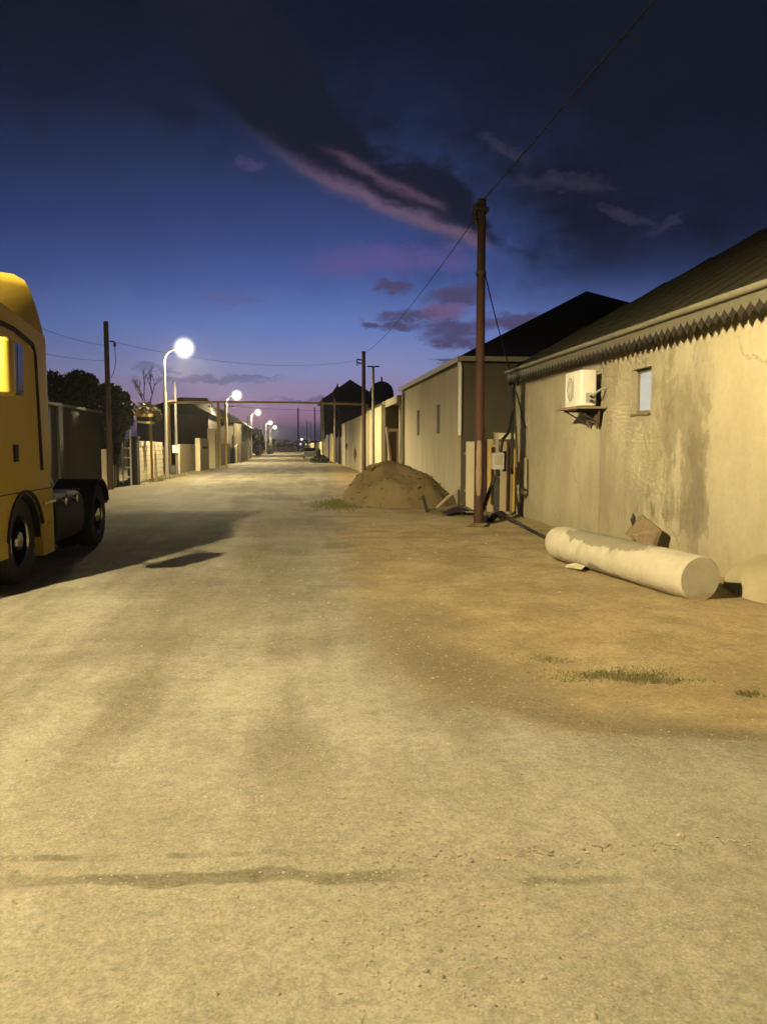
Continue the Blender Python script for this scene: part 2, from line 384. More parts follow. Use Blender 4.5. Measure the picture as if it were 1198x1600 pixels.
# ------------------------------------------------------------------ mesh builder
class MB:
    def __init__(s): s.v = []; s.f = []
    def add(s, vs, fs):
        o = len(s.v); s.v += [tuple(q) for q in vs]; s.f += [tuple(i + o for i in f) for f in fs]; return s
    def box(s, x0, x1, y0, y1, z0, z1):
        return s.add([(x, y, z) for z in (z0, z1) for y in (y0, y1) for x in (x0, x1)],
                     [(0, 2, 3, 1), (4, 5, 7, 6), (0, 1, 5, 4), (2, 6, 7, 3), (0, 4, 6, 2), (1, 3, 7, 5)])
    def beam(s, p, q, w, h):                                  # rectangular bar from p to q
        p, q = Vector(p), Vector(q); d = (q - p).normalized()
        a = d.cross(Vector((0, 0, 1)))
        a = Vector((1, 0, 0)) if a.length < 1e-3 else a.normalized()
        b = a.cross(d)
        vs = [c + a * (i * w / 2) + b * (j * h / 2) for c in (p, q) for i, j in ((-1, -1), (1, -1), (1, 1), (-1, 1))]
        return s.add(vs, [(0, 3, 2, 1), (4, 5, 6, 7), (0, 1, 5, 4), (1, 2, 6, 5), (2, 3, 7, 6), (3, 0, 4, 7)])
    def tube(s, path, r, n=8, cap=True):
        path = [Vector(p) for p in path]; o = len(s.v)
        rs = r if isinstance(r, (list, tuple)) else [r] * len(path)
        ref = None
        for i, p in enumerate(path):
            d = (path[min(i + 1, len(path) - 1)] - path[max(i - 1, 0)]).normalized()
            if ref is None: ref = Vector((0, 0, 1)) if abs(d.z) < 0.9 else Vector((1, 0, 0))
            a = d.cross(ref).normalized(); b = a.cross(d).normalized(); ref = b if abs(d.dot(b)) < 0.5 else ref
            for k in range(n):
                t = 2 * math.pi * k / n
                s.v.append(tuple(p + (a * math.cos(t) + b * math.sin(t)) * rs[i]))
        for i in range(len(path) - 1):
            for k in range(n):
                a0 = o + i * n + k; a1 = o + i * n + (k + 1) % n
                s.f.append((a0, a1, a1 + n, a0 + n))
        if cap:
            s.f.append(tuple(range(o + n - 1, o - 1, -1))); e = o + (len(path) - 1) * n; s.f.append(tuple(range(e, e + n)))
        return s
    def loft(s, rings, cap0=True, cap1=True):
        o = len(s.v); n = len(rings[0])
        for r in rings: s.v += [tuple(p) for p in r]
        for i in range(len(rings) - 1):
            for k in range(n):
                a = o + i * n + k; b = o + i * n + (k + 1) % n
                s.f.append((a, b, b + n, a + n))
        if cap0: s.f.append(tuple(range(o + n - 1, o - 1, -1)))
        if cap1: e = o + (len(rings) - 1) * n; s.f.append(tuple(range(e, e + n)))
        return s
    def lathe(s, prof, c=(0, 0, 0), axis='z', n=24, cap=True):          # prof: (radius, along)
        rings = []
        for r, h in prof:
            ring = []
            for k in range(n):
                t = 2 * math.pi * k / n; u, w = r * math.cos(t), r * math.sin(t)
                p = (u, w, h) if axis == 'z' else ((h, u, w) if axis == 'x' else (w, h, u))
                ring.append((p[0] + c[0], p[1] + c[1], p[2] + c[2]))
            rings.append(ring)
        return s.loft(rings, cap and prof[0][0] > 1e-4, cap and prof[-1][0] > 1e-4)
    def prism(s, poly, lo, hi, axis='x'):                     # polygon extruded along an axis
        f = (lambda u, w, t: (t, u, w)) if axis == 'x' else ((lambda u, w, t: (u, t, w)) if axis == 'y' else (lambda u, w, t: (u, w, t)))
        return s.loft([[f(u, w, lo) for u, w in poly], [f(u, w, hi) for u, w in poly]])
    def rock(s, c, r, seed=0, sq=(1, 1, 1)):
        rnd = random.Random(seed)
        vs = []
        for v in OCT[0]:
            k = r * rnd.uniform(0.7, 1.15); vs.append((c[0] + v[0] * k * sq[0], c[1] + v[1] * k * sq[1], c[2] + v[2] * k * sq[2]))
        return s.add(vs, OCT[1])


OCT = ([(1, 0, 0), (-1, 0, 0), (0, 1, 0), (0, -1, 0), (0, 0, 1), (0, 0, -1), (.6, .6, .5), (-.6, .6, .4), (.6, -.6, .5), (-.6, -.6, .45)],
       [(0, 6, 8), (0, 2, 6), (2, 4, 6), (6, 4, 8), (2, 7, 4), (2, 1, 7), (7, 1, 9), (7, 9, 4), (1, 3, 9), (9, 3, 8), (9, 8, 4), (3, 0, 8), (0, 5, 2), (2, 5, 1), (1, 5, 3), (3, 5, 0)])


def rootloc(o):
    l = Vector((0, 0, 0))
    while o: l += o.location; o = o.parent
    return l


def build(name, mb, m, parent=None, loc=None, smooth=False, label=None):
    """one mesh object from world coordinates; origin at the parent thing's base, or at loc"""
    me = bpy.data.meshes.new(name)
    off = rootloc(parent) if parent else Vector(loc or (0, 0, 0))
    me.from_pydata([(x - off.x, y - off.y, z - off.z) for x, y, z in mb.v], [], mb.f)
    me.validate(); me.update()
    import bmesh
    bm = bmesh.new(); bm.from_mesh(me); bmesh.ops.recalc_face_normals(bm, faces=bm.faces); bm.to_mesh(me); bm.free()
    me.materials.append(m)
    if smooth:
        for p in me.polygons: p.use_smooth = True
        try: me.set_sharp_from_angle(angle=R(38))
        except Exception: pass
    o = bpy.data.objects.new(name, me); COL.objects.link(o)
    if parent: o.parent = parent
    else: o.location = off
    if label: o['label'] = label
    return o


def thing(name, label, cat, loc, group=None):
    o = bpy.data.objects.new(name, None); COL.objects.link(o); o.location = loc
    o.empty_display_size = 0.3
    o['label'] = label; o['category'] = cat
    if group: o['group'] = group
    return o


def tag(o, label, cat, group=None):
    o['label'] = label; o['category'] = cat
    if group: o['group'] = group
    return o


def copy_tree(o, loc=None, parent=None, label=None, scale=None):
    c = o.copy(); COL.objects.link(c); c.parent = parent
    if loc is not None: c.location = loc
    if label: c['label'] = label
    if scale: c.scale = scale
    for ch in list(o.children): copy_tree(ch, None, c)
    return c


def kind(o, k): o['kind'] = k; return o


# ------------------------------------------------------------------ ground and road
def height(x, y):
    h = 0.018 * mn.noise((x * 0.7, y * 0.7, 0)) + 0.007 * mn.noise((x * 3, y * 3, 4)) + 0.02 * mn.noise((x * 0.2, y * 0.2, 8))
    if y < 9 and abs(x) < 6:
        h += 0.004 * mn.noise((x * 9, y * 9, 2))
        t = y + 0.093 * x - 2.765                             # shallow drag furrows in the foreground
        h -= 0.008 * math.exp(-(t / 0.05) ** 2) * max(0, min(1, (0.5 - x) * 4))
        t = y + 0.02 * x - 2.84
        h += 0.014 * math.exp(-(t / 0.07) ** 2) * max(0, min(1, (x - 0.5) * 3))
    if x > 1 and 5 < y < 16: h += 0.03 * mn.noise((x * 1.1, y * 1.1, 12)) * min(1, x - 1) + 0.02 * mn.noise((x * 2.6, y * 2.6, 3)) * min(1, x - 1)
    k = 1.0 if abs(x) < 40 and y < 150 else 0.3
    return h * k


def road_edge(y):
    pts = [(-60, 9), (3.3, 9), (3.45, 6.5), (3.7, 2.7), (4.08, 1.6), (4.58, 1.05), (5.5, 0.76), (7.5, 0.66), (14.5, 0.85), (20, 1.2), (30, 1.6), (45, 2.4), (62, 3.1), (2000, 3.2)]
    for (a, b), (c, d) in zip(pts, pts[1:]):
        if a <= y <= c: return b + (d - b) * (y - a) / (c - a)
    return 3


def axis(stops):
    out = [stops[0][0]]
    for (a, st0), (b, st1) in zip(stops, stops[1:]):
        x = a
        while x < b - 1e-6:
            f = (x - a) / (b - a); x += st0 + (st1 - st0) * f
            out.append(min(x, b))
    return out


xs = axis([(-900, 200), (-100, 20), (-20, 3), (-6, 0.4), (-2, 0.07), (3.2, 0.07), (6, 0.3), (20, 3), (100, 20), (900, 200)])
ys = axis([(-80, 15), (-6, 1.0), (1.2, 0.06), (5.5, 0.08), (10, 0.2), (25, 0.6), (80, 3), (300, 20), (1800, 200)])
gv = [(x, y, height(x, y)) for y in ys for x in xs]
nx = len(xs)
road_f, ground_f = [], []
for j in range(len(ys) - 1):
    for i in range(nx - 1):
        cx, cy = (xs[i] + xs[i + 1]) / 2, (ys[j] + ys[j + 1]) / 2
        q = (j * nx + i, j * nx + i + 1, (j + 1) * nx + i + 1, (j + 1) * nx + i)
        w = 0.12 * mn.noise((cx * 2, cy * 2, 5))
        (road_f if (-4.9 + w < cx < road_edge(cy) + w and cy < 260) else ground_f).append(q)
for nm, fs in (('ground', ground_f), ('road', road_f)):
    used = sorted({i for f in fs for i in f}); idx = {u: k for k, u in enumerate(used)}
    mb = MB(); mb.add([gv[u] for u in used], [tuple(idx[i] for i in f) for f in fs])
    kind(build(nm, mb, M_GROUND, smooth=True), 'structure')

# far low hills / tree belt on the horizon
mb = MB(); ring = []
for k in range(121):
    a = R(-60 + k * 1.0); d = 620
    hh = 5.5 + 2.2 * mn.noise((k * 0.21, 0, 0)) + 1.4 * mn.noise((k * 0.9, 3, 0))
    ring.append(((d - 30) * math.sin(a), (d - 30) * math.cos(a), 0, d * math.sin(a), d * math.cos(a), hh, (d + 60) * math.sin(a), (d + 60) * math.cos(a), 0))
vs = []; fs = []
for q in ring: vs += [q[0:3], q[3:6], q[6:9]]
for k in range(120):
    for j in range(2): fs.append((k * 3 + j, k * 3 + 3 + j, k * 3 + 4 + j, k * 3 + 1 + j))
mb.add([(x, y, z - 0.3) for x, y, z in vs], fs); kind(build('hills', mb, M_HILL, smooth=True), 'structure')


# ------------------------------------------------------------------ street lamps
def street_lamp(x, y, label, sc=1.0):
    t = thing('street_lamp', label, 'street lamp', (x, y, 0), 'street lamps along the left side of the street')
    mb = MB().lathe([(0.10, -0.05), (0.10, 0.25), (0.085, 0.27), (0.075, 4.25), (0.05, 4.32)], (x, y, 0), n=12)
    build('pole', mb, M_LAMPPOLE, t, smooth=True)
    path = [(x, y, 4.3), (x, y, 5.75)] + [(x + 0.52 * (1 - math.cos(a)), y, 5.75 + 0.62 * math.sin(a)) for a in [R(q) for q in (15, 30, 45, 60, 75, 90)]] + [(x + 0.78, y, 6.42)]
    build('arm', MB().tube(path, 0.045, 8), M_LAMPPOLE, t, smooth=True)
    hx = x + 0.97
    h = build('lamp_head', MB().lathe([(0.001, 6.66), (0.06, 6.655), (0.12, 6.62), (0.16, 6.57), (0.165, 6.555)], (hx, y, 0), n=20), M_GREYPOLE, t, smooth=True)
    prof = [(0.64 * math.sin(R(a)), 6.46 + 0.64 * math.cos(R(a))) for a in range(180, -1, -12)]
    prof = [(max(r, 0.0005), z) for r, z in prof]
    build('lamp_halo', MB().lathe(prof, (hx, y, 0), n=20), M_HALO, h, smooth=True)  # added ball of glow, no glass part
    build('bulb', MB().lathe([(max(.13 * math.sin(R(a)), .0005), 6.42 + .13 * math.cos(R(a))) for a in range(180, -1, -15)], (hx, y, 0), n=16), M_BULB, h, smooth=True)
    return t


lamp = street_lamp(-6.15, 39.4, 'lit gooseneck street lamp in front of the pale block wall, nearest one in view')
for x, y, lb in [(-6.15, 3.0, 'lit gooseneck street lamp beside the yellow tractor unit, left of the photographer'),
                 (-6.03, 74.9, 'second lit street lamp down the street, above the overhead yellow pipe'),
                 (-5.6, 112, 'third lit street lamp down the street, just below the yellow pipe'),
                 (-5.1, 160, 'fourth lit street lamp, small on a bent white pole far off'),
                 (-4.9, 196, 'farthest lit street lamp near the end of the street')]:
    c_ = copy_tree(lamp, (x, y, 0), None, lb)
    if y < 10:                                     # bulb given a stronger, wider throw to brighten the near wall
        for ch in c_.children_recursive:
            if ch.name.startswith('bulb'):
                ch.data = ch.data.copy(); ch.data.materials[0] = M_BULB_WIDE


# ------------------------------------------------------------------ yellow tractor unit
def rounded(x0f, x1f, x0r, x1r, yf, yr, z, rf=0.3, rr=0.08, n=5):
    """plan outline, front at yf (small y), rear at yr; counter-clockwise"""
    c = [(x0f, yf, rf, 180), (x1f, yf, rf, 270), (x1r, yr, rr, 0), (x0r, yr, rr, 90)]
    out = []
    for x, y, r, a0 in c:
        sx = 1 if a0 in (180, 90) else -1; sy = 1 if a0 in (180, 270) else -1
        for k in range(n + 1):
            a = R(a0 + 90 * k / n)
            out.append((x + sx * r + r * math.cos(a), y + sy * r + r * math.sin(a), z))
    return out


def rise(ring, k): return [(x, y, z + (TR - y) * k) for x, y, z in ring]


TX1, TX0, TF, TR = -3.08, -5.56, 8.0, 10.42
truck = thing('tractor_unit', 'yellow articulated lorry tractor unit parked facing the photographer', 'lorry', (-4.3, 9.4, 0))
cab = build('cab', MB().loft([rounded(TX0, TX1, TX0, TX1, TF, TR, z, 0.34) for z in (1.075, 2.0)] +
                             [rounded(TX0 + .01, TX1 - .01, TX0, TX1, TF + .06, TR, 2.6, 0.34), rise(rounded(TX0 + .03, TX1 - .03, TX0, TX1, TF + .16, TR, 2.98, 0.34), .12)]),
            M_YELLOW, truck, smooth=True)
rings = []
for z, yf, inf, inr, yr, kk in [(2.985, 8.25, 0.66, 0.012, 10.42, .12), (3.10, 8.28, 0.72, 0.03, 10.42, .10), (3.35, 8.45, 0.84, 0.075, 10.36, .05), (3.55, 8.65, 0.94, 0.115, 10.28, .01), (3.635, 8.8, 1.0, 0.145, 10.20, 0), (3.68, 8.95, 1.05, 0.23, 10.09, 0)]:
    rings.append(rise(rounded(TX0 + inf, TX1 - inf, TX0 + inr, TX1 - inr, yf, yr, z, 0.25, 0.12), kk))
build('roof_fairing', MB().loft(rings), M_YELLOW, truck, smooth=True)
build('roof_light', MB().lathe([(0.03, 3.71), (0.03, 3.76), (0.05, 3.77), (0.045, 3.82), (0.001, 3.84)], (-3.75, 9.6, 0), n=10), M_METER, truck, smooth=True)
# lower side panels with wheel arch
arc = [(9.37 + 0.60 * math.cos(R(a)), 0.46 + 0.60 * math.sin(R(a))) for a in range(172, 7, -11)]
poly = [(8.3, 0.38), (8.77, 0.38)] + arc + [(9.97, 0.24), (10.42, 0.24), (10.42, 1.07), (8.3, 1.07)]
for sx0, sx1 in ((TX1 - 0.10, TX1), (TX0, TX0 + 0.10)):
    build('side_panel', MB().prism(poly, sx0, sx1), M_YELLOW, truck)
    arch = MB()
    cx0, cx1 = (sx0 - 0.32, sx1 - 0.02) if sx0 > -4 else (sx0 + 0.02, sx1 + 0.32)
    arch.loft([[(x, 9.37 + r * math.cos(R(a)), 0.46 + r * math.sin(R(a))) for x, r in ((cx0, 0.595), (cx1, 0.595), (cx1, 0.575), (cx0, 0.575))] for a in range(178, 1, -11)])
    build('wheel_arch_liner', arch, M_BLACK, truck, smooth=True)
build('bumper', MB().loft([rounded(TX0 + .03, TX1 - .03, TX0, TX1, TF - .04, 8.3, z, 0.33, 0.01) for z in (0.36, 0.45, 1.07)]), M_YELLOW, truck, smooth=True)
build('grille', MB().box(-5.1, -3.55, 7.93, 7.985, 1.2, 1.75), M_BLACK, truck)
build('windscreen', MB().loft([[(x, y - 0.004, z) for x, y, z in ((-5.25, 7.99, 1.9), (-3.4, 7.99, 1.9), (-3.45, 8.10, 2.78), (-5.2, 8.10, 2.78))],
                               [(x, y + 0.05, z) for x, y, z in ((-5.25, 7.99, 1.9), (-3.4, 7.99, 1.9), (-3.45, 8.10, 2.78), (-5.2, 8.10, 2.78))]]), M_GLASSDARK, truck)
for hx in (-5.3, -3.5): build('headlight', MB().loft([rounded(hx - .16, hx + .16, hx - .16, hx + .16, 7.94, 8.0, z, 0.02, 0.02, 2) for z in (0.62, 0.82)]), M_CHROME, truck)
door = build('door', MB().prism([(8.42, 1.32), (9.93, 1.32), (9.90, 2.0), (9.84, 2.76), (9.2, 2.88), (8.5, 2.90)], TX1 - 0.05, TX1 + 0.008), M_YELLOW, truck)
build('door_seal', MB().tube([(TX1 + .004, 8.45, 2.93), (TX1 + .004, 9.2, 2.915), (TX1 + .004, 9.80, 2.83), (TX1 + .004, 9.885, 2.72), (TX1 + .004, 9.94, 2.0), (TX1 + .004, 9.985, 1.31)], 0.028, 6), M_BLACK, door)
build('door_window', MB().prism([(8.5, 2.18), (9.42, 2.18), (9.46, 2.72), (9.40, 2.77), (8.56, 2.80)], TX1 - 0.02, TX1 + 0.016), M_GLASSDARK, door)
build('door_handle', MB().loft([[(x, y, z) for y, z in ((9.02, 1.43), (9.13, 1.43), (9.14, 1.62), (9.03, 1.62))] for x in (TX1, TX1 + .03)]), M_BLACK, door)
build('window_rail', MB().tube([(TX1 + .03, 9.2, 2.22), (TX1 + .035, 9.22, 2.74)], 0.008, 6), M_CHROME, door)
for s in (1, -1):
    mx0, mx1 = (-3.03, -2.70) if s > 0 else (-5.94, -5.61)
    mir = build('mirror', MB().loft([rounded(mx0 + i, mx1 - i, mx0 + i, mx1 - i, 7.90 + i, 8.10, z, 0.05, 0.02, 3) for z, i in ((2.10, 0.03), (2.13, 0.0), (2.62, 0.0), (2.66, 0.03))]), M_YELLOW, truck, smooth=True)
    build('mirror_back', MB().box(mx0 + .01, mx1 - .01, 8.101, 8.13, 2.12, 2.64), M_BLACK, mir)
    xa = TX1 - .03 if s > 0 else TX0 + .03
    mm = (mx0 + mx1) / 2
    for zz in (2.09, 2.67): build('mirror_arm', MB().tube([(xa - .03 * s, 8.34, zz), (mm, 8.05, zz)], 0.028, 6), M_BLACK, mir)
for zz, y0, y1 in ((1.075, 8.33, 10.42),): build('panel_gap', MB().box(TX1 - .03, TX1 + .002, y0, y1, zz - .008, zz + .004), M_BLACK, truck)
build('marker_lamp', MB().box(TX1, TX1 + .012, 10.16, 10.26, .62, .66), M_OLDYELLOW, truck)
build('fender_lip', MB().loft([[(x, 9.37 + r * math.cos(R(a)), 0.46 + r * math.sin(R(a))) for x, r in ((TX1 - .02, .60), (TX1 + .025, .60), (TX1 + .025, .635), (TX1 - .02, .635))] for a in range(172, 7, -11)]), M_BLACK, truck, smooth=True)
build('step_trim', MB().box(TX1 - .06, TX1 + .035, 9.99, 10.43, 1.085 - .20, 1.085 - .17), M_CHROME, truck)


def wheel(xc, yc, side, w=0.30):
    """axle along x; side +1 faces the street"""
    R0 = 0.51; o = xc + side * w / 2
    t = build('wheel', MB().lathe([(0.30, o - side * w), (0.48, o - side * w), (R0, o - side * w * .88), (R0, o - side * w * .12), (0.485, o), (0.31, o), (0.30, o - side * .02)], (0, yc, 0.50), 'x', 32), M_TYRE, truck, smooth=True)
    build('rim', MB().lathe([(0.305, o - side * .02), (0.295, o), (0.275, o - side * .02), (0.25, o - side * .07), (0.14, o - side * .09), (0.12, o - side * .02), (0.10, o), (0.001, o + side * .01)], (0, yc, 0.50), 'x', 28), M_CHROME, t, smooth=True)
    for k in range(10):
        a = R(36 * k)
        build('wheel_nut', MB().lathe([(0.016, o - side * .09), (0.016, o - side * .045), (0.001, o - side * .04)], (0, yc + .185 * math.cos(a), .5 + .185 * math.sin(a)), 'x', 6), M_DARKSTEEL, t)


wheel(TX1 - 0.22, 9.37, 1); wheel(TX0 + 0.22, 9.37, -1)
for s, xo in ((1, TX1 - 0.20), (-1, TX0 + 0.20)):
    wheel(xo, 12.95, s); wheel(xo - s * 0.34, 12.95, s)
for xo in (-4.75, -3.9): build('chassis_rail', MB().box(xo - .05, xo + .05, 8.4, 13.9, 0.62, 0.92), M_DARKSTEEL, truck)
for yy in (9.37, 12.95): build('axle', MB().tube([(-5.3, yy, .5), (-3.4, yy, .5)], 0.08, 8), M_DARKSTEEL, truck)
tank = build('fuel_tank', MB().loft([[(-3.40 + (.30) * (abs(math.cos(R(a))) ** .6) * (1 if math.cos(R(a)) > 0 else -1), y, .62 + .35 * (abs(math.sin(R(a))) ** .6) * (1 if math.sin(R(a)) > 0 else -1)) for a in range(0, 360, 18)] for y in (10.62, 12.0)]), M_BLACK, truck, smooth=True)
for yy in (10.95, 11.65): build('tank_strap', MB().box(-3.42, -3.085, yy, yy + .05, .973, .985), M_CHROME, tank)
for yy in (10.9, 11.45): build('tank_cap', MB().lathe([(.05, -3.09), (.05, -3.05), (.001, -3.045)], (0, yy, .86), 'x', 10), M_CHROME, tank)
for xa, xb in ((-3.70, TX1 + .01), (TX0 - .01, -4.94)):
    build('mudguard', MB().loft([[(x, 12.95 + r * math.cos(R(a)), .5 + r * math.sin(R(a))) for x, r in ((xa, .585), (xb, .585), (xb, .56), (xa, .56))] for a in range(180, 10, -10)]), M_BLACK, truck, smooth=True)
build('rear_deck', MB().box(-5.0, -3.65, 10.5, 12.2, 0.925, 1.0), M_DARKSTEEL, truck)
build('coupling_plate', MB().lathe([(0.001, 1.12), (.45, 1.10), (.5, 1.02), (.5, .94)], (-4.32, 12.9, 0), n=20), M_DARKSTEEL, truck, smooth=True)
build('rear_lamp', MB().box(-3.60, -3.2, 13.9, 13.95, .62, .78), M_TAIL, truck)
build('rear_crossbar', MB().box(-5.3, -3.3, 13.78, 13.898, .58, .82), M_DARKSTEEL, truck)

# ------------------------------------------------------------------ near house on the right
HX, HY0, HY1 = 5.25, -6.0, 17.7
h1 = thing('plastered_house', 'nearest house on the right, stained plaster wall under a zigzag trimmed eave', 'house', (8, 6, 0))
seams = [(17.7, 15.25, 0.0), (15.25, 12.62, -0.006), (12.62, 9.12, 0.003), (9.12, 5.0, -0.012), (5.0, 0.0, 0.0), (0.0, -6.0, 0.004)]
for a, b, dxo in seams:
    X0, X1 = HX + dxo, HX + 0.25
    mb = MB()
    if a == 12.62:
        mb.box(X0, X1, b + .004, 10.85, 0, 3.32).box(X0, X1, 11.50, a - .004, 0, 3.32).box(X0, X1, 10.85, 11.50, 0, 2.10).box(X0, X1, 10.85, 11.50, 2.78, 3.32)
    else: mb.box(X0, X1, b + .004, a - .004, -0.1, 3.32)
    build('wall_panel', mb, M_PLASTER, h1)
build('end_wall', MB().box(HX + .25, 17, HY1 - .26, HY1 - .002, -0.1, 3.32), M_WALL2, h1)
build('rear_wall', MB().box(16.75, 17, HY0, HY1 - .27, -0.1, 3.32), M_WALL2, h1)
win = build('window', MB().box(HX + .10, HX + .15, 10.85, 10.90, 2.10, 2.78).box(HX + .10, HX + .15, 11.45, 11.50, 2.10, 2.78).box(HX + .10, HX + .15, 10.90, 11.45, 2.10, 2.15).box(HX + .10, HX + .15, 10.90, 11.45, 2.73, 2.78), M_PVC, h1)
build('pane', MB().box(HX + .12, HX + .13, 10.90, 11.45, 2.15, 2.73), M_PANE, win)
build('sill', MB().box(HX - .025, HX + .10, 10.84, 11.51, 2.07, 2.099), M_PVC, win)
EX, EZ, EY = 5.03, 3.38, 17.69
k = 0.60; hw = 6.1
roof = MB()
p = [(EX, EY, EZ), (EX + hw * 2, EY, EZ), (EX + hw * 2, HY0, EZ), (EX, HY0, EZ), (EX + hw, EY - hw, EZ + k * hw), (EX + hw, HY0 + hw, EZ + k * hw)]
roof.add(p + [(x, y, z - 0.05) for x, y, z in p[:4]], [(0, 1, 4), (1, 2, 5, 4), (2, 3, 5), (3, 0, 4, 5), (0, 6, 7, 1), (1, 7, 8, 2), (2, 8, 9, 3), (3, 9, 6, 0), (6, 9, 8, 7)])
rf = build('roof', roof, M_ROOF1, h1)
# standing seams of the sheet roof on the street slope
n = 0
y = EY - .7
while y > HY0 + .4 and n < 60:
    ln = min(EY - y, hw, y - HY0)
    build('roof_seam', MB().beam((EX + .02, y, EZ + .017), (EX + ln - .02, y, EZ + k * (ln - .02) + .008), 0.03, 0.03), M_ROOF1, rf); y -= .62; n += 1
build('soffit', MB().box(EX + .03, HX + .0, HY0, EY - .01, 3.25, 3.30), M_LACE, h1)
yy = EY - .02
while yy > HY0:
    y2 = max(HY0, yy - 3.1)
    build('gutter', MB().loft([[(EX - .02 + .055 * math.cos(R(a)), q, EZ - .055 + .045 * math.sin(R(a))) for a in range(0, 360, 30)] for q in (y2 + .01, yy)]), M_TRIM, h1, smooth=True); yy = y2
build('fascia', MB().box(EX, EX + .02, HY0, EY - .01, 3.115, 3.305), M_LACE, h1)
nt_ = int((EY - HY0) / .17); 
teeth_shade = MB()
for i in range(nt_):
    a = EY - .012 - i * .17
    rj = random.Random(i); j = rj.uniform(-.006, .006)
    q = [(a - .085, 3.195), (a - .06, 3.16), (a - .025, 3.135), (a - .003, 3.112), (a - .025, 3.09), (a - .06, 3.06 + j), (a - .085 + j, 3.028 + j), (a - .11, 3.06 + j), (a - .145, 3.09), (a - .167, 3.112), (a - .145, 3.135), (a - .11, 3.16)]
    teeth_shade.prism(q, EX - .006, EX - .003)
kind(build('zigzag_trim_shade', teeth_shade, M_TEETHSHADE, h1), 'stuff')  # dark diamonds: trim teeth with the shade around them built in
build('corner_pipe', MB().tube([(HX - .06, HY1 + .02, 3.05), (HX - .07, HY1 + .02, 2.2), (HX - .06, HY1 + .02, 0.95)], 0.035, 8), M_BLACK, h1, smooth=True)
kb = MB()
for i in range(4): kb.tube([(HX - .05 - .03 * i, EY - .02 + .03 * i, 3.12), (HX - .10, EY + .02 * i, 2.9 - .06 * i), (HX - .05, EY + .02, 2.55 - .05 * i)], 0.03, 6)
build('cable_bundle', kb, M_BLACK, h1)

# air conditioner on its shelf
sh = thing('wall_shelf', 'thin wall shelf on brackets carrying the air conditioner', 'shelf', (HX, 12.9, 2.25))
build('board', MB().box(HX - .52, HX - .005, 12.42, 13.42, 2.235, 2.27), M_WOOD, sh)
for yy in (12.62, 13.2):
    build('bracket', MB().beam((HX - .015, yy, 2.233), (HX - .015, yy, 1.95), .03, .03).beam((HX - .45, yy, 2.215), (HX - .03, yy, 2.215), .03, .03).beam((HX - .40, yy, 2.20), (HX - .03, yy, 1.98), .025, .02), M_DARKSTEEL, sh)
build('shelf_shadow_plate', MB().prism([(12.50, 2.232), (13.08, 2.232), (13.06, 2.05), (12.98, 1.93), (12.92, 2.02), (12.66, 2.0), (12.60, 1.90), (12.54, 2.02)], HX - .10, HX - .075), M_BROWNPOLE, sh)  # dark jagged plate in place of the shelf's shadow on the wall
ac = thing('air_conditioner', 'white outdoor air conditioning unit on a shelf beside the small window', 'air conditioner', (HX - .28, 12.9, 2.27))
build('casing', MB().loft([[(x, y, z) for x, y, z in rounded(HX - .42 + i, HX - .14 - i, HX - .42 + i, HX - .14 - i, 12.52 + i, 13.28 - i, z, .03, .03, 3)] for z, i in ((2.285, .01), (2.295, 0), (2.87, 0), (2.885, .012))]), M_ACWHITE, ac, smooth=True)
fg = build('fan_grille', MB().lathe([(.23, HX - .421), (.23, HX - .435), (.21, HX - .44), (.20, HX - .425)], (0, 12.98, 2.58), 'x', 28, False), M_ACWHITE, ac, smooth=True)
build('fan_opening', MB().lathe([(.205, HX - .4215), (.001, HX - .423)], (0, 12.98, 2.58), 'x', 24), M_METER, fg)
gb = MB()
for r in (.05, .09, .13, .17): gb.lathe([(r, HX - .438), (r + .004, HX - .438), (r + .004, HX - .432), (r, HX - .432), (r, HX - .438)], (0, 12.98, 2.58), 'x', 24, False)
for a in range(0, 180, 30): gb.beam((HX - .43, 12.98 - .2 * math.cos(R(a)), 2.58 - .2 * math.sin(R(a))), (HX - .43, 12.98 + .2 * math.cos(R(a)), 2.58 + .2 * math.sin(R(a))), .005, .005)
build('grille_wires', gb, M_ACWHITE, fg)
for z in (2.36, 2.44): build('valve', MB().tube([(HX - .25, 12.52, z), (HX - .25, 12.46, z), (HX - .25, 12.45, z + .02)], .022, 8), M_DARKSTEEL, ac)
build('valve_cover', MB().box(HX - .33, HX - .17, 12.505, 12.519, 2.34, 2.5), M_METER, ac)
build('refrigerant_pipe', MB().tube([(HX - .25, 12.46, 2.44), (HX - .20, 12.40, 2.50), (HX - .10, 12.40, 2.56), (HX + .02, 12.42, 2.58)], .016, 6), M_METER, ac)
for yy in (12.65, 13.15): build('foot', MB().box(HX - .42, HX - .14, yy - .03, yy + .03, 2.271, 2.286), M_DARKSTEEL, ac)

# loose cable and tap on the wall, bits at its foot
tag(build('wall_cable', MB().tube([(HX - .05, 17.55, 2.9), (HX - .05, 17.2, 2.5), (HX - .06, 16.85, 2.12), (HX - .06, 16.72, 2.0), (HX - .05, 16.78, 1.6), (HX - .04, 16.8, 1.35)], .014, 6).rock((HX - .06, 16.72, 2.02), .035, 3), M_CABLE, loc=(HX - .05, 17, 1.4)),
    'thin black cable with a knot hanging from the eave corner down the near wall', 'cable')
tap = thing('wall_tap', 'small dark tap on a thin pipe low on the near wall', 'tap', (HX, 16.5, .6))
build('pipe', MB().tube([(HX - .03, 16.62, 1.32), (HX - .03, 16.60, .62), (HX - .03, 16.60, .52)], .015, 6), M_RUST, tap)
build('spout', MB().tube([(HX - .03, 16.6, .62), (HX - .16, 16.52, .66), (HX - .19, 16.5, .56)], .028, 8), M_DARKSTEEL, tap)
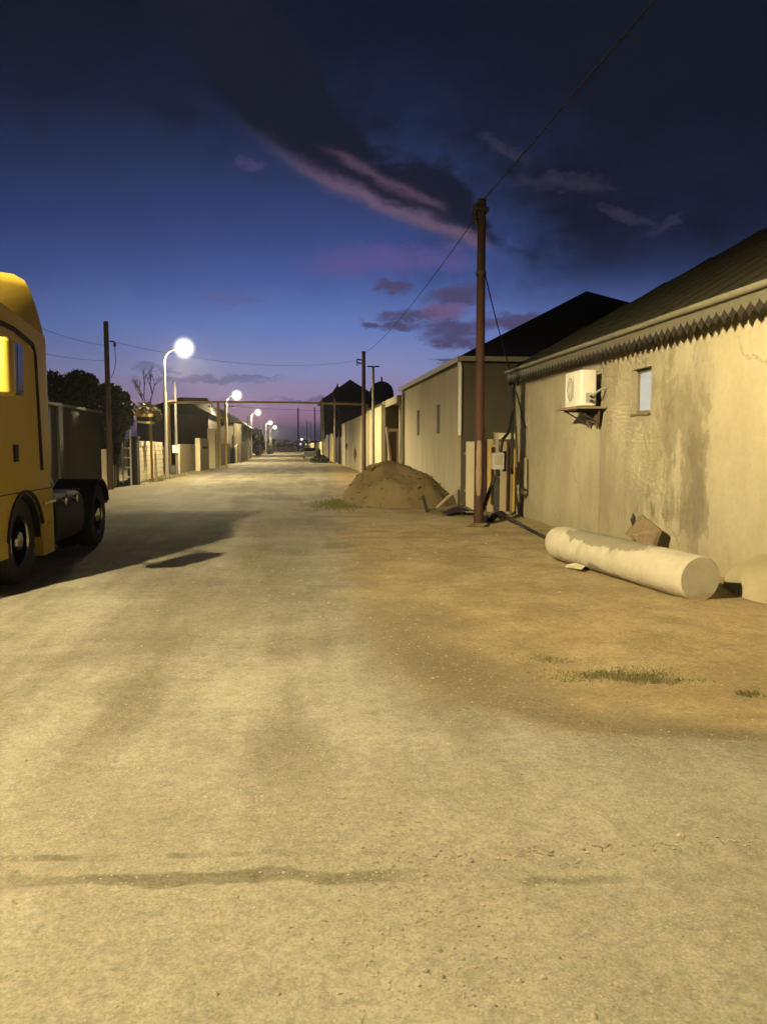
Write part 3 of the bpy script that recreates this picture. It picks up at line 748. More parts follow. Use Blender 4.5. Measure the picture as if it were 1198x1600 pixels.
build('hose_hook', MB().tube([(HX - .05, 16.72 - .1 * math.cos(R(a)), .56 - .1 * math.sin(R(a))) for a in range(0, 181, 30)], .012, 6), M_DARKSTEEL, tap)

# ------------------------------------------------------------------ concrete column lying by the wall
cp = thing('concrete_column', 'pale concrete column lying on the dirt in front of the near wall', 'concrete column', (3.98, 8.9, 0))
a, b = Vector((4.19, 7.42, 0.23)), Vector((3.80, 10.55, 0.23))
d = (b - a).normalized(); sx_ = Vector((d.y, -d.x, 0))
rr = random.Random(3)
rings = []
for i in range(25):
    f = i / 24; c = a + (b - a) * f
    r = 0.245
    if i in (0, 24): r = 0.228
    rings.append([c + sx_ * (r + .006 * mn.noise((f * 6, q * .05, 1))) * math.cos(R(q)) + Vector((0, 0, (r + .004 * mn.noise((f * 6, q * .2, 2))) * math.sin(R(q)))) for q in range(0, 360, 10)])
rings[1] = [a + d * .02 + (p - (a + (b - a) / 24)) for p in rings[1]]
colm = mat('column_concrete', (0.43, 0.40, 0.305), rough=0.85, var=0.22, scale=5, bump=0.6, bscale=38, dirt=((0.31, 0.28, 0.2), 0.55))
nt = colm.node_tree; bs = nt.nodes['Principled BSDF']; src = bs.inputs['Base Color'].links[0].from_socket
g = nt.nodes.new('ShaderNodeNewGeometry'); P = V(nt, g.outputs['Position']); x, y, z = sep(nt, P)
top_shadow = (noi(nt, P, 3.2, 5, 0.6, 0.6) - 0.5) * 1.5 + ((y - 9.1) / .95).gauss(1.0) * (x * 0.99 + y * .123 - 5.03).step(-.25, -.10)  # cast shadow along the top, painted into the concrete colour
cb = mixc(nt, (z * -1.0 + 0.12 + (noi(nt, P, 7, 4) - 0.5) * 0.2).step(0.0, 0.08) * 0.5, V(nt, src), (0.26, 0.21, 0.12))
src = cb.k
nt.links.new(mixc(nt, top_shadow.step(.42, .54) * .8, V(nt, src), (0.175, 0.158, 0.11)).k, bs.inputs['Base Color'])
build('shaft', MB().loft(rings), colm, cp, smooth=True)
tag(build('wedge_stone', MB().rock((3.66, 9.55, .035), .13, 5, (1.0, 1.5, .42)), M_CONC, loc=(3.66, 9.55, 0)), 'flat pale stone wedged under the lying concrete column', 'stone')
rub = MB()
prof = []
for i in range(60):
    f = i / 59; y = 4.6 + f * 3.62
    jj = lambda k, a: a * (mn.noise((y * 3.1, k, 0)) + .6 * mn.noise((y * 9, k, 3)))
    ww = .46 + jj(1, .07); en = 1 - max(0, (f - .93) / .07) ** 2 * .55
    prof.append([(HX - ww * en, y, -.05), (HX - (ww - .02) * en, y, .12 * en + jj(2, .03)), (HX - (ww - .09) * en, y, .24 * en + jj(3, .04)), (HX - .28 * en, y, .31 * en + jj(4, .03)), (HX - .15, y, .35 * en + jj(5, .03)), (HX - .02, y, .40 * en + jj(6, .04)), (HX - .02, y, -.05)])
rub.loft(prof)
tag(build('concrete_footing', rub, M_FOOT, loc=(HX - .3, 6, 0), smooth=True), 'rough concrete footing along the base of the near wall behind the column', 'footing')
bb = thing('broken_board', 'short broken grey board leaning on the wall behind the concrete column', 'board', (4.9, 10.6, 0))
build('plank', MB().loft([[(5.10 + t, 10.75, .60), (5.02 + t, 10.0, .47), (4.90 + t, 10.0, .20), (4.93 + t, 10.9, .30)] for t in (0, .03)]), M_WOOD, bb)
build('prop', MB().beam((4.95, 10.72, 0), (5.08, 10.74, .56), .05, .04).beam((4.9, 10.05, 0), (5.05, 10.02, .46), .04, .04), M_WOOD, bb)
build('broken_piece', MB().rock((5.0, 10.78, .52), .07, 2, (.5, 1, 1.4)), M_DARKSTEEL, bb)

# ------------------------------------------------------------------ main pole and its neighbours
pl = thing('utility_pole', 'tall rusty red steel pole standing in the dirt before the board fence', 'utility pole', (3.74, 15.1, 0))
build('shaft', MB().lathe([(.105, -.1), (.10, .5), (.095, 2.0), (.085, 5.0), (.08, 6.35)], (3.74, 15.1, 0), n=14), M_RUST, pl, smooth=True)
build('worn_patch', MB().loft([[(3.74 + r * math.sin(R(a)), 15.1 - r * math.cos(R(a)), z) for a in (-52 + o, -35, -15, 5, 18 - o)] for z, r, o in ((.62, .1005, 18), (.8, .0995, 4), (1.1, .099, 0), (1.25, .0985, 8), (1.5, .0975, 3), (1.72, .0965, 16))], False, False), M_BARE, pl, smooth=True)
build('top_bracket', MB().box(3.62, 3.86, 15.0, 15.2, 6.16, 6.24).tube([(3.62, 15.1, 6.30), (3.60, 15.1, 6.05), (3.64, 15.1, 5.9)], .05, 8).lathe([(.09, 6.3), (.09, 6.4), (.001, 6.42)], (3.74, 15.1, 0), n=12), M_DARKSTEEL, pl)
for dz_ in (6.0, 6.2): build('insulator', MB().lathe([(.03, dz_), (.05, dz_ + .02), (.05, dz_ + .07), (.03, dz_ + .1)], (3.60, 15.05, 0), n=10), M_DARKSTEEL, pl)
build('collar', MB().lathe([(.105, 4.95), (.105, 5.02)], (3.74, 15.1, 0), n=12), M_DARKSTEEL, pl)
build('base_lump', MB().rock((3.74, 15.1, .0), .26, 9, (1, 1, .45)), M_SAND, pl)
copy_tree(pl, (4.0, -20, 0), None, 'rusty red steel pole farther back along the overhead wire')
tag(build('steel_strut', MB().beam((3.86, 15.14, .36), (4.42, 16.4, .95), .07, .07), M_DARKSTEEL, loc=(3.9, 15.2, 0)), 'dark steel strut slanting from the rusty pole to the meter post', 'strut')
mp = thing('meter_post', 'dark post with a grey electricity meter box next to the near house corner', 'meter post', (4.52, 16.7, 0))
build('post', MB().box(4.49, 4.60, 16.66, 16.76, -.05, .92), M_DARKSTEEL, mp)
build('post_top', MB().box(4.52, 4.57, 16.69, 16.74, .921, 1.9), M_GREYPOLE, mp)
mbx = build('meter_box', MB().box(4.40, 4.66, 16.50, 16.655, 1.10, 1.46), M_METER, mp)
build('box_cover', MB().box(4.43, 4.60, 16.485, 16.499, 1.20, 1.42), M_GREYPOLE, mbx)
build('box_side', MB().box(4.661, 4.70, 16.50, 16.655, 1.05, 1.50), M_BLACK, mbx)
build('conduit', MB().tube([(4.6, 16.6, 1.48), (4.66, 16.7, 1.75), (4.9, 17.1, 1.9), (5.15, 17.6, 2.4)], .035, 6).tube([(4.53, 16.58, 1.1), (4.55, 16.62, .95)], .05, 8), M_BLACK, mp)

# board fence between the near house and the second house
fe = thing('board_fence', 'low fence of old boards and panels behind the rusty pole', 'fence', (4.8, 18.9, 0))
x = 4.22; rnd = random.Random(11); i = 0
wds = [.42, .26, .14, .22, .13, .2, .34, .24, .2]
hts = [1.72, 1.78, 1.95, 1.72, 1.62, 1.55, 1.74, 1.74, 1.76]
mts = [M_WALL2, M_WOOD2, M_WOOD, M_WOOD2, M_WOOD, M_OLDYELLOW, M_WOOD2, M_WALL2, M_WOOD2]
for w, hgt_, mm in zip(wds, hts, mts):
    if x + w > 5.6: break
    yo = 18.35 + rnd.uniform(-.02, .02)
    build('board', MB().box(x + .006, x + w - .006, yo, yo + .035, -.05, hgt_), mm, fe); x += w
for z in (.5, 1.4): build('rail', MB().box(4.2, x, 18.40, 18.45, z, z + .07), M_WOOD, fe)
build('post', MB().box(4.62, 4.68, 18.25, 18.31, -.05, 2.05), M_RUST, fe)
build('post', MB().box(5.22, 5.26, 18.25, 18.30, -.05, 1.75), M_RUST, fe)
build('coping', MB().box(4.95, 5.7, 18.30, 18.42, 1.78, 1.93), M_PALEWALL, fe)
for px_, zt in ((4.78, 1.55),):
    tag(build('gas_riser', MB().tube([(px_, 18.2, .25), (px_, 18.2, zt), (px_ + .05, 18.25, zt + .06), (px_ + .2, 18.27, zt + .06)], .035, 8), M_OLDYELLOW, loc=(px_, 18.2, 0)), 'faded yellow gas pipe standing against the board fence', 'gas pipe')

# ground litter near the pole
bag = thing('bin_bag', 'crumpled black bag on the ground behind the rusty pole', 'bag', (4.14, 15.9, 0))
bm_ = MB()
for i in range(7):
    bm_.rock((4.05 + .06 * i, 15.8 + .07 * math.sin(i * 2.1), .05 + .02 * i), .13, 40 + i, (1, 1, .75))
build('sack', bm_, M_PURPLE, bag, smooth=True)
build('sack_mouth', MB().rock((4.45, 15.95, .14), .16, 50, (1.6, .7, .6)), M_METER, bag)
tag(build('ground_hose', MB().tube([(4.4, 15.8, .16), (4.52, 15.0, .07), (4.42, 13.9, .05), (4.32, 12.8, .05), (4.18, 11.6, .04), (4.15, 10.9, .04)], .032, 8), M_CABLE, loc=(4.3, 13, 0)), 'black hose on the dirt running from the bag to the concrete column', 'hose')
tp = MB()
n_ = 10; rowsv = []
for i in range(n_):
    for j in range(6):
        u, w = i / (n_ - 1), j / 5
        rowsv.append((3.55 + u * .85, 17.3 + w * .7, .04 + .26 * math.sin(u * 3.1) * (1 - abs(w - .5)) * (1 - .55 * u) + .05 * mn.noise((u * 5, w * 5, 2))))
tp.add(rowsv, [(i * 6 + j, i * 6 + j + 1, (i + 1) * 6 + j + 1, (i + 1) * 6 + j) for i in range(n_ - 1) for j in range(5)])
sheet = build('plastic_sheet', tp, M_PURPLE, loc=(3.9, 17.6, 0), smooth=True); tag(sheet, 'dark plastic sheet lying at the right foot of the sand heap', 'plastic sheet')
mod = sheet.modifiers.new('thickness', 'SOLIDIFY'); mod.thickness = .012
bt = thing('leaning_plank', 'pale plank leaning over the dark plastic sheet beside the sand heap', 'plank', (3.8, 17.9, 0))
build('plank', MB().beam((3.45, 18.2, .12), (4.06, 18.35, .62), .10, .03), M_WOOD2, bt)
build('stake', MB().box(4.03, 4.08, 18.33, 18.38, 0, .55), M_DARKSTEEL, bt)
tag(build('broken_stake', MB().beam((3.28, 18.4, .0), (3.2, 18.55, .40), .06, .05), M_DARKSTEEL, loc=(3.25, 18.45, 0)), 'short dark stake stuck in the right flank of the sand heap', 'stake')

# ------------------------------------------------------------------ sand heap
hm = MB(); nxm, nym = 78, 70; vs = []
def mound(x, y):
    u = (x - 2.68) / (1.34 if x < 2.68 else 2.0); w = (y - 21.6) / 2.1
    q = math.sqrt(u * u + w * w)
    h = 1.75 * max(0, 1 - q) ** 0.95 if q < 1 else 0
    if h > 0: h = 1.27 * math.tanh(h / 1.08) + .11 * mn.noise((x * 1.3, y * 1.3, 0)) + .04 * mn.noise((x * 4, y * 4, 7))
    h += (.11 * mn.noise((x * 2.0, y * 2.0, 1)) + .06 * abs(mn.noise((x * 4.5, y * 4.5, 5))) + .03 * mn.noise((x * 9, y * 9, 1))) * min(1, h * 4)
    return h
for j in range(nym + 1):
    for i in range(nxm + 1):
        x, y = .9 + 3.9 * i / nxm, 19.2 + 4.8 * j / nym
        vs.append((x, y, mound(x, y) - .03))
hm.add(vs, [(j * (nxm + 1) + i, j * (nxm + 1) + i + 1, (j + 1) * (nxm + 1) + i + 1, (j + 1) * (nxm + 1) + i) for j in range(nym) for i in range(nxm)])
heap = build('sand_heap', hm, M_SAND, loc=(2.75, 21.6, 0), smooth=True); tag(heap, 'brown heap of sand at the edge of the street below the second house', 'sand heap')
build('clod', MB().rock((2.18, 21.0, 1.02), .16, 21, (1.1, 1, .8)).rock((2.36, 21.05, 1.06), .1, 22), M_SAND, heap)

rnd = random.Random(77); cm = MB()
for i in range(420):
    a = rnd.uniform(0, 6.283); q = rnd.uniform(.35, 1.08) ** .7
    x = 2.75 + q * 1.75 * math.cos(a); y = 21.6 + q * 2.1 * math.sin(a)
    cm.rock((x, y, max(mound(x, y) - .03, 0) + .01), abs(rnd.gauss(0, .028)) + .012, 500 + i, (1, 1, .75))
kind(build('loose_clods', cm, M_SAND, heap), 'stuff')

# ------------------------------------------------------------------ second house
h2 = thing('rendered_house', 'second house on the right, buff walls under a black pyramid roof behind the rusty pole', 'house', (10, 26, 0))
X2, Y2a, Y2b = 4.55, 20.4, 30.85
win_y = [(27.15, 27.75), (23.35, 24.05)]
mb = MB(); prev = Y2a
for a, b in sorted(win_y):
    mb.box(X2, X2 + .25, prev, a, -.1, 3.9).box(X2, X2 + .25, a, b, -.1, 2.0).box(X2, X2 + .25, a, b, 2.9, 3.9); prev = b
mb.box(X2, X2 + .25, prev, Y2b, -.1, 3.9)
build('street_wall', mb, M_WALL2, h2)
for a, b in win_y:
    w = build('window', MB().box(X2 + .04, X2 + .08, a, a + .05, 2.0, 2.9).box(X2 + .04, X2 + .08, b - .05, b, 2.0, 2.9).box(X2 + .04, X2 + .08, a + .05, b - .05, 2.85, 2.9).box(X2 + .04, X2 + .08, a + .05, b - .05, 2.0, 2.05), M_BROWNPOLE, h2)
    build('pane', MB().box(X2 + .055, X2 + .065, a + .05, b - .05, 2.05, 2.85), M_HOLE, w)
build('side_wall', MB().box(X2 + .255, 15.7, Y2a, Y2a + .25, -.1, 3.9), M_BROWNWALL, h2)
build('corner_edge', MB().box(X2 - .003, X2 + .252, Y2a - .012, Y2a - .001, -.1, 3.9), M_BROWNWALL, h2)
p = [(4.42, 20.2, 3.97), (15.82, 20.2, 3.97), (15.82, 31.6, 3.97), (4.42, 31.6, 3.97), (10.12, 25.9, 6.92)]
build('roof', MB().add(p + [(x, y, z - .06) for x, y, z in p[:4]], [(0, 1, 4), (1, 2, 4), (2, 3, 4), (3, 0, 4), (0, 5, 6, 1), (1, 6, 7, 2), (2, 7, 8, 3), (3, 8, 5, 0), (5, 8, 7, 6)]), M_ROOF, h2)
build('street_fascia', MB().box(4.40, 4.419, 20.18, 31.6, 3.84, 3.99), M_TRIM, h2)
build('side_fascia', MB().box(4.42, 15.8, 20.18, 20.199, 3.86, 3.99), M_TRIM, h2)
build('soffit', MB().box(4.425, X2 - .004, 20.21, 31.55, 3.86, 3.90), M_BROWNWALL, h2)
build('downpipe', MB().tube([(4.47, 20.33, 3.86), (4.49, 20.30, 3.7), (4.49, 20.30, 1.9)], .055, 10), M_ACWHITE, h2, smooth=True)
build('downpipe', MB().tube([(4.48, 30.8, 3.86), (4.48, 30.8, .1)], .05, 8), M_TRIM, h2, smooth=True)

# recessed entrance beyond it
h3 = thing('recessed_entrance', 'recessed gateway with a brown door and pale posts past the second house', 'gateway', (5, 34, 0))
build('return_wall', MB().box(4.46, 6.4, 36.4, 36.6, -.1, 3.55), M_BROWNWALL, h3)
build('back_wall', MB().box(6.2, 6.4, 31.0, 36.39, -.1, 3.55), M_WALL2, h3)
build('canopy', MB().box(4.38, 6.4, 31.65, 37.0, 3.56, 3.72), M_TRIM, h3)
build('canopy_lip', MB().box(4.34, 4.379, 31.65, 35.4, 3.40, 3.70), M_PALEWALL, h3)
dr = build('door', MB().box(4.62, 4.98, 36.30, 36.39, 0, 2.3), M_BROWNPOLE, h3)
build('door_frame', MB().box(4.55, 4.615, 36.25, 36.395, 0, 2.45).box(4.985, 5.05, 36.25, 36.395, 0, 2.45).box(4.615, 4.985, 36.25, 36.395, 2.31, 2.45), M_PALEWALL, dr)
build('pale_post', MB().box(4.80, 5.0, 34.0, 34.2, -.05, 3.5), M_PALEWALL, h3)
build('hanging_sheet', MB().box(5.02, 5.16, 33.9, 33.95, .9, 3.4), M_PALEWALL, h3)
tag(build('leaning_post', MB().beam((4.62, 35.0, 0), (4.42, 35.6, 2.5), .1, .08), M_WOOD2, loc=(4.6, 35, 0)), 'long pale timber leaning in the recessed gateway', 'timber')
# cream house block and perimeter wall farther on
h4 = thing('cream_house', 'small cream walled house with a tin edge behind the thin grey pole', 'house', (6, 40, 0))
build('street_wall', MB().box(4.45, 4.7, 37.1, 44.5, -.1, 3.62), M_PALEWALL, h4)
build('end_wall', MB().box(4.45, 9, 44.51, 44.7, -.1, 3.62), M_PALEWALL, h4)
p = [(4.3, 37.0, 3.68), (9.5, 37.0, 3.68), (9.5, 45, 3.68), (4.3, 45, 3.68), (6.9, 39.5, 4.35), (6.9, 42.5, 4.35)]
build('roof', MB().add(p, [(0, 1, 4), (1, 2, 5, 4), (2, 3, 5), (3, 0, 4, 5), (0, 3, 2, 1)]), M_TRIM, h4)
build('pilaster', MB().box(4.36, 4.449, 37.2, 37.6, -.1, 3.6), M_PALEWALL, h4)
build('pilaster', MB().box(4.36, 4.449, 43.9, 44.4, -.1, 3.6), M_WALL2, h4)
pw = thing('perimeter_wall', 'long plain buff boundary wall past the dark brown pole', 'wall', (4.5, 56, 0))
build('wall_body', MB().box(4.42, 4.7, 45.3, 66.8, -.1, 3.45), M_WALL2, pw)
build('coping', MB().box(4.38, 4.74, 45.3, 66.8, 3.451, 3.53), M_PALEWALL, pw)
for yy in (48, 55, 62): build('pier', MB().box(4.36, 4.419, yy, yy + .35, -.1, 3.44), M_PALEWALL, pw)
build('wall_end', MB().box(4.40, 6.5, 66.81, 67.0, -.1, 3.45), M_WALL2, pw)
tag(build('wall_plant', MB().rock((4.28, 60, 1.6), .25, 5, (.4, 1, 1.2)).rock((4.3, 52, 1.1), .3, 6, (.3, .7, 2)), M_LEAFDRY, loc=(4.3, 56, 0)), 'dry creeper clumps on the long buff wall', 'creeper')

# mansion with domes
mn_ = thing('domed_mansion', 'big dark villa with a peaked roof and a dome beyond the walls', 'villa', (10, 113, 0))
build('wall', MB().box(4.7, 17, 110, 124, -.1, 8.05), M_GREYWALL, mn_)
p = [(4.2, 109.4, 8.1), (13.2, 109.4, 8.1), (13.2, 124.5, 8.1), (4.2, 124.5, 8.1), (8.65, 113, 11.35), (8.65, 120, 11.35)]
build('roof', MB().add(p, [(0, 1, 4), (1, 2, 5, 4), (2, 3, 5), (3, 0, 4, 5), (0, 3, 2, 1)]), M_ROOF, mn_)
build('turret', MB().lathe([(.75, 8.0), (.75, 9.2), (.5, 9.6), (.12, 10.1), (.10, 10.3), (.001, 10.5)], (6.6, 109.6, 0), n=10), M_ROOF, mn_, smooth=True)
dm = build('dome', MB().lathe([(1.75, 8.0), (1.75, 9.0), (1.7, 9.6), (1.45, 10.2), (1.0, 10.65), (.4, 10.9), (.001, 10.95)], (13.0, 110.6, 0), n=20), M_ROOF, mn_, smooth=True)
build('finial', MB().lathe([(.12, 10.85), (.1, 11.2), (.16, 11.3), (.001, 11.7)], (13.0, 110.6, 0), n=8), M_ROOF, dm)
for zz in (1.5, 5.2):
    for xx in (6.2, 8.6, 11.0):
        f = build('window', MB().box(xx - .55, xx + .55, 109.93, 109.999, zz, zz + 1.6), M_BROWNPOLE, mn_)
        build('pane', MB().box(xx - .45, xx + .45, 109.91, 109.929, zz + .1, zz + 1.5), M_GLASSDARK, f)
# cream gate and far wall
gt = thing('cream_gate', 'bright cream double gate with a rounded top far along the right side', 'gate', (4.4, 91, 0))
for y0, y1 in ((82, 89), (91, 99)):
    pts = [(y0, 0), (y1, 0)] + [((y0 + y1) / 2 + (y1 - y0) / 2 * math.cos(R(a)), 2.5 + .55 * math.sin(R(a))) for a in range(0, 181, 20)]
    build('leaf', MB().prism(pts, 4.42, 4.5), M_GATE, gt)
build('middle_post', MB().box(4.36, 4.6, 89.05, 90.95, 0, 3.0), M_DARKSTEEL, gt)
fw = thing('far_wall', 'pale boundary wall beyond the cream gate', 'wall', (4.4, 120, 0))
build('wall_body', MB().box(4.4, 4.6, 100, 190, -.1, 2.3), M_PALEWALL, fw)
build('pillar', MB().box(4.3, 4.62, 99.4, 99.99, -.1, 2.6), M_PALEWALL, fw)
hw_ = thing('dark_gateway', 'dark green gateway in shade next to the long buff wall', 'gateway', (4.6, 74, 0))
build('panel', MB().box(4.62, 4.7, 67.1, 80.9, 0, 2.5), M_HOLE, hw_)
for yy in (67.4, 73.5, 80.6): build('post', MB().box(4.5, 4.61, yy - .12, yy + .12, 0, 2.9), M_BROWNPOLE, hw_)


# ------------------------------------------------------------------ other poles
def pole(name, x, y, top, r, m, label, cat='utility pole', group=None, base=-.1, tbar=0.0, ins=0):
    t = thing(name, label, cat, (x, y, 0), group)
    build('shaft', MB().lathe([(r, base), (r * .8, top)], (x, y, 0), n=10), m, t, smooth=True)
    if tbar: build('crossbar', MB().box(x - tbar, x + tbar, y - .03, y + .03, top - .06, top), M_DARKSTEEL, t)
    for i in range(ins):
        build('insulator', MB().tube([(x - r, y, top - .5 - .2 * i), (x - r - .25, y, top - .45 - .2 * i), (x - r - .25, y, top - .62 - .2 * i)], .05, 6), M_DARKSTEEL, t)
    return t


pole('utility_pole', 4.24, 45, 7.1, .13, M_BROWNPOLE, 'dark brown pole with insulators rising in front of the long buff wall', ins=2, tbar=0.12)
pole('thin_pole', 4.05, 38, 5.55, .075, M_GREYPOLE, 'thin pale pole with a small crossbar beside the dark brown pole', tbar=.3)
wp = pole('utility_pole', -6.67, 29.6, 6.16, .11, M_BROWNPOLE, 'dark timber pole standing among the foliage on the left')
build('bracket', MB().box(-6.56, -6.38, 29.57, 29.63, 5.42, 5.47).lathe([(.03, 5.25), (.05, 5.3), (.04, 5.41)], (-6.38, 29.6, 0), n=8), M_DARKSTEEL, wp)
build('loop_cable', MB().tube([(-6.38, 29.6, 5.3), (-6.36, 29.6, 4.7), (-6.45, 29.6, 4.3), (-6.56, 29.6, 4.1)], .012, 5), M_CABLE, wp)
mtp = pole('meter_pole', -6.41, 44.6, 5.2, .085, M_METER2, 'grey pole carrying a white meter box by the left fence', 'meter pole', tbar=.14)
build('meter_box', MB().box(-6.6, -6.25, 44.40, 44.50, 1.25, 1.68), M_ACWHITE, mtp)
for x, y, top, r, m, lb, tb in [
        (4.3, 76, 6.2, .09, M_GREYPOLE, 'grey far pole against the villa wall, taller of the pair by the cream gate', 0),
        (4.25, 104, 8.2, .12, M_GREYPOLE, 'tall far pole at the left edge of the dark villa', 0),
        (3.95, 128, 8.0, .12, M_BROWNPOLE, 'brown far pole with a crossbar left of the villa', .3),
        (3.8, 150, 6.4, .11, M_GREYPOLE, 'pale far pole above the parked car', 0),
        (3.6, 175, 7.4, .12, M_BROWNPOLE, 'brown far pole behind the parked car', 0),
        (2.3, 240, 13.5, .25, M_BROWNPOLE, 'tall far dark mast standing alone above the end of the street', 0),
        (-5.3, 135, 5.2, .08, M_GREYPOLE, 'far grey pole left of the fourth street lamp', 0),
        (-4.5, 168, 5.4, .09, M_GREYPOLE, 'far grey pole right of the fourth street lamp', .25),
        (-5.0, 92, 5.2, .075, M_GREYPOLE, 'pale pole standing before the rounded low wall on the left', 0),
        (4.36, 70, 3.2, .09, M_BROWNPOLE, 'short dark post at the end of the long buff wall', 0)]:
    pole('utility_pole', x, y, top, r, m, lb, 'utility pole', 'far poles along the street', tbar=tb)


def wire(name, p, q, sag, r, label, n=24, group=None):
    p, q = Vector(p), Vector(q)
    path = [p + (q - p) * (i / n) - Vector((0, 0, sag * 4 * (i / n) * (1 - i / n))) for i in range(n + 1)]
    return tag(build(name, MB().tube(path, r, 5), M_CABLE, loc=p), label, 'wire', group)


wire('overhead_wire', (3.74, 15.1, 6.36), (4.0, -19.9, 6.30), 0.18, .014, 'long overhead wire running from the rusty pole over the right of the street', 40)
wire('overhead_wire', (3.62, 15.1, 6.05), (4.15, 44.9, 6.9), .35, .009, 'thin overhead wire from the rusty pole to the dark brown pole', 40)
wire('overhead_wire', (3.98, 45, 6.6), (-6.40, 29.6, 5.42), .55, .006, 'thin wire sagging across the street to the timber pole', 40)
wire('overhead_wire', (3.82, 15.12, 5.0), (5.18, 17.6, 3.08), .1, .012, 'service wire from the rusty pole to the near house corner')
wire('overhead_wire', (-6.75, 29.6, 5.3), (-7.4, 12, 5.6), .5, .006, 'upper thin wire from the timber pole passing behind the lorry cab')
wire('overhead_wire', (-6.75, 29.6, 4.75), (-7.4, 12, 4.4), .4, .006, 'lower thin wire from the timber pole passing behind the lorry cab')
wire('overhead_wire', (-5.35, 60.3, 4.75), (4.2, 64, 4.55), .1, .009, 'thin wire strung just below the yellow overhead pipe')

# ------------------------------------------------------------------ yellow gas pipe over the street
gp = thing('overhead_gas_pipe', 'yellow gas pipe bridging the street on tall yellow posts', 'gas pipe', (-5.3, 60, 0))
build('crossing_pipe', MB().tube([(-9.1, 60, 0.2), (-9.1, 60, 4.75), (-9.05, 60, 4.87), (-8.9, 60, 4.9), (-5.3, 60, 4.98), (0, 60, 4.98), (5.75, 60, 4.87), (5.9, 60, 4.8), (5.92, 60, 4.65), (5.92, 60, .2)], .085, 8), M_YELLOWPIPE, gp, smooth=True)
build('support_post', MB().tube([(-5.42, 59.8, -.1), (-5.42, 59.8, 4.93)], .12, 8), M_YELLOWPIPE, gp, smooth=True)
build('support_post', MB().tube([(-5.02, 61.2, -.1), (-5.02, 61.2, 4.93)], .09, 8), M_YELLOWPIPE, gp, smooth=True)
cl = MB()
for xx in (-6.1, -5.9, -4.7, -4.55, -4.4, -4.25): cl.lathe([(.05, 4.6), (.08, 4.63), (.06, 4.72)], (xx, 59.9, 0), n=6)
build('insulators', cl.box(-6.2, -4.2, 59.88, 59.92, 4.57, 4.60), M_ACWHITE, gp)

# ------------------------------------------------------------------ left side: shed, trees, walls
sh1 = thing('grey_shed_wall', 'tall dark grey yard wall behind the lorry with a pale top edge', 'wall', (-7.3, 22, 0))
build('wall_body', MB().box(-7.45, -7.2, 13, 31.0, -.1, 2.86), M_GREYWALL, sh1)
build('coping', MB().box(-7.5, -7.15, 13, 31.0, 2.861, 2.95), M_METER2, sh1)
for yy in (19, 25): build('pier', MB().box(-7.199, -7.12, yy, yy + .4, -.1, 2.85), M_GREYWALL, sh1)
build('end_stub', MB().box(-7.12, -6.95, 30.2, 31.0, -.1, 1.5), M_BLOCK, sh1)


def leaf_cloud(mb, centres, n, size, rnd):
    for _ in range(n):
        c, r = rnd.choice(centres)
        while True:
            v = Vector((rnd.uniform(-1, 1), rnd.uniform(-1, 1), rnd.uniform(-1, 1)))
            if .25 < v.length < 1: break
        p = Vector(c) + Vector((v.x * r[0], v.y * r[1], v.z * r[2]))
        a = Vector((rnd.uniform(-1, 1), rnd.uniform(-1, 1), rnd.uniform(-1, 1))).normalized(); b = a.cross(Vector((rnd.uniform(-1, 1), rnd.uniform(-1, 1), .3))).normalized()
        s = size * rnd.uniform(.6, 1.4)
        mb.add([p - a * s, p + b * s * .45, p + a * s, p - b * s * .45], [(0, 1, 2, 3)])
    return mb


def tree(name, label, x, y, centres, n, size, th, seed, cat='tree', m=None):
    rnd = random.Random(seed); t = thing(name, label, cat, (x, y, 0))
    tb = MB().tube([(x, y, -.1), (x + .05, y, th * .5), (x + .1, y + .05, th)], [.16, .12, .07], 8)
    for c, r in centres: tb.tube([(x + .1, y + .05, th * .8), ((x + c[0]) / 2, (y + c[1]) / 2, (th + c[2]) / 2), c], [.06, .045, .015], 5)
    build('trunk', tb, M_BARK, t)
    build('crown', leaf_cloud(MB(), centres, n, size, rnd), m or M_LEAF, t)
    return t


tree('bushy_tree', 'dark bushy tree showing above the yard wall right behind the lorry cab', -8.6, 31.2,
     [((-8.9, 31, 3.7), (.9, .8, .75)), ((-8.0, 31, 3.9), (.7, .7, .6)), ((-9.8, 31, 3.4), (.8, .8, .8)), ((-8.3, 31.4, 3.0), (1.0, .8, .7))], 5200, .12, 3.0, 2)
tree('bushy_tree', 'dark tree spilling over the wall end around the timber pole', -7.0, 31.8,
     [((-6.75, 31.4, 3.2), (.55, .6, .75)), ((-6.9, 31.2, 2.3), (.5, .5, .8)), ((-7.1, 31.6, 3.6), (.6, .6, .5)), ((-6.5, 31.3, 2.7), (.4, .5, .5)), ((-6.95, 31.1, 1.5), (.3, .3, .6))], 4600, .11, 2.8, 3)


def bare(name, label, x, y, h, seed):
    rnd = random.Random(seed); t = thing(name, label, 'tree', (x, y, 0)); tb = MB()
    def br(p, d, l, r, k):
        q = p + d * l; tb.tube([p, q], [r, r * .65], 5, False)
        if k == 0: return
        for _ in range(3):
            nd = (d + Vector((rnd.uniform(-.6, .6), rnd.uniform(-.6, .6), rnd.uniform(-.1, .5)))).normalized(); br(q, nd, l * rnd.uniform(.55, .8), r * .6, k - 1)
    tb2 = MB().tube([(x, y, -.1), (x, y, h * .35)], [.16, .12], 6); build('trunk', tb2, M_BARK, t)
    br(Vector((x, y, h * .33)), Vector((0, 0, 1)), h * .24, .10, 4)
    build('crown', tb, M_BARK, t); return t


bare('bare_tree', 'leafless tree standing against the sky behind the pergola', -10.7, 60, 7.4, 4)
bare('bare_tree', 'smaller leafless tree just left of the other bare tree', -11.6, 56, 5.6, 8)

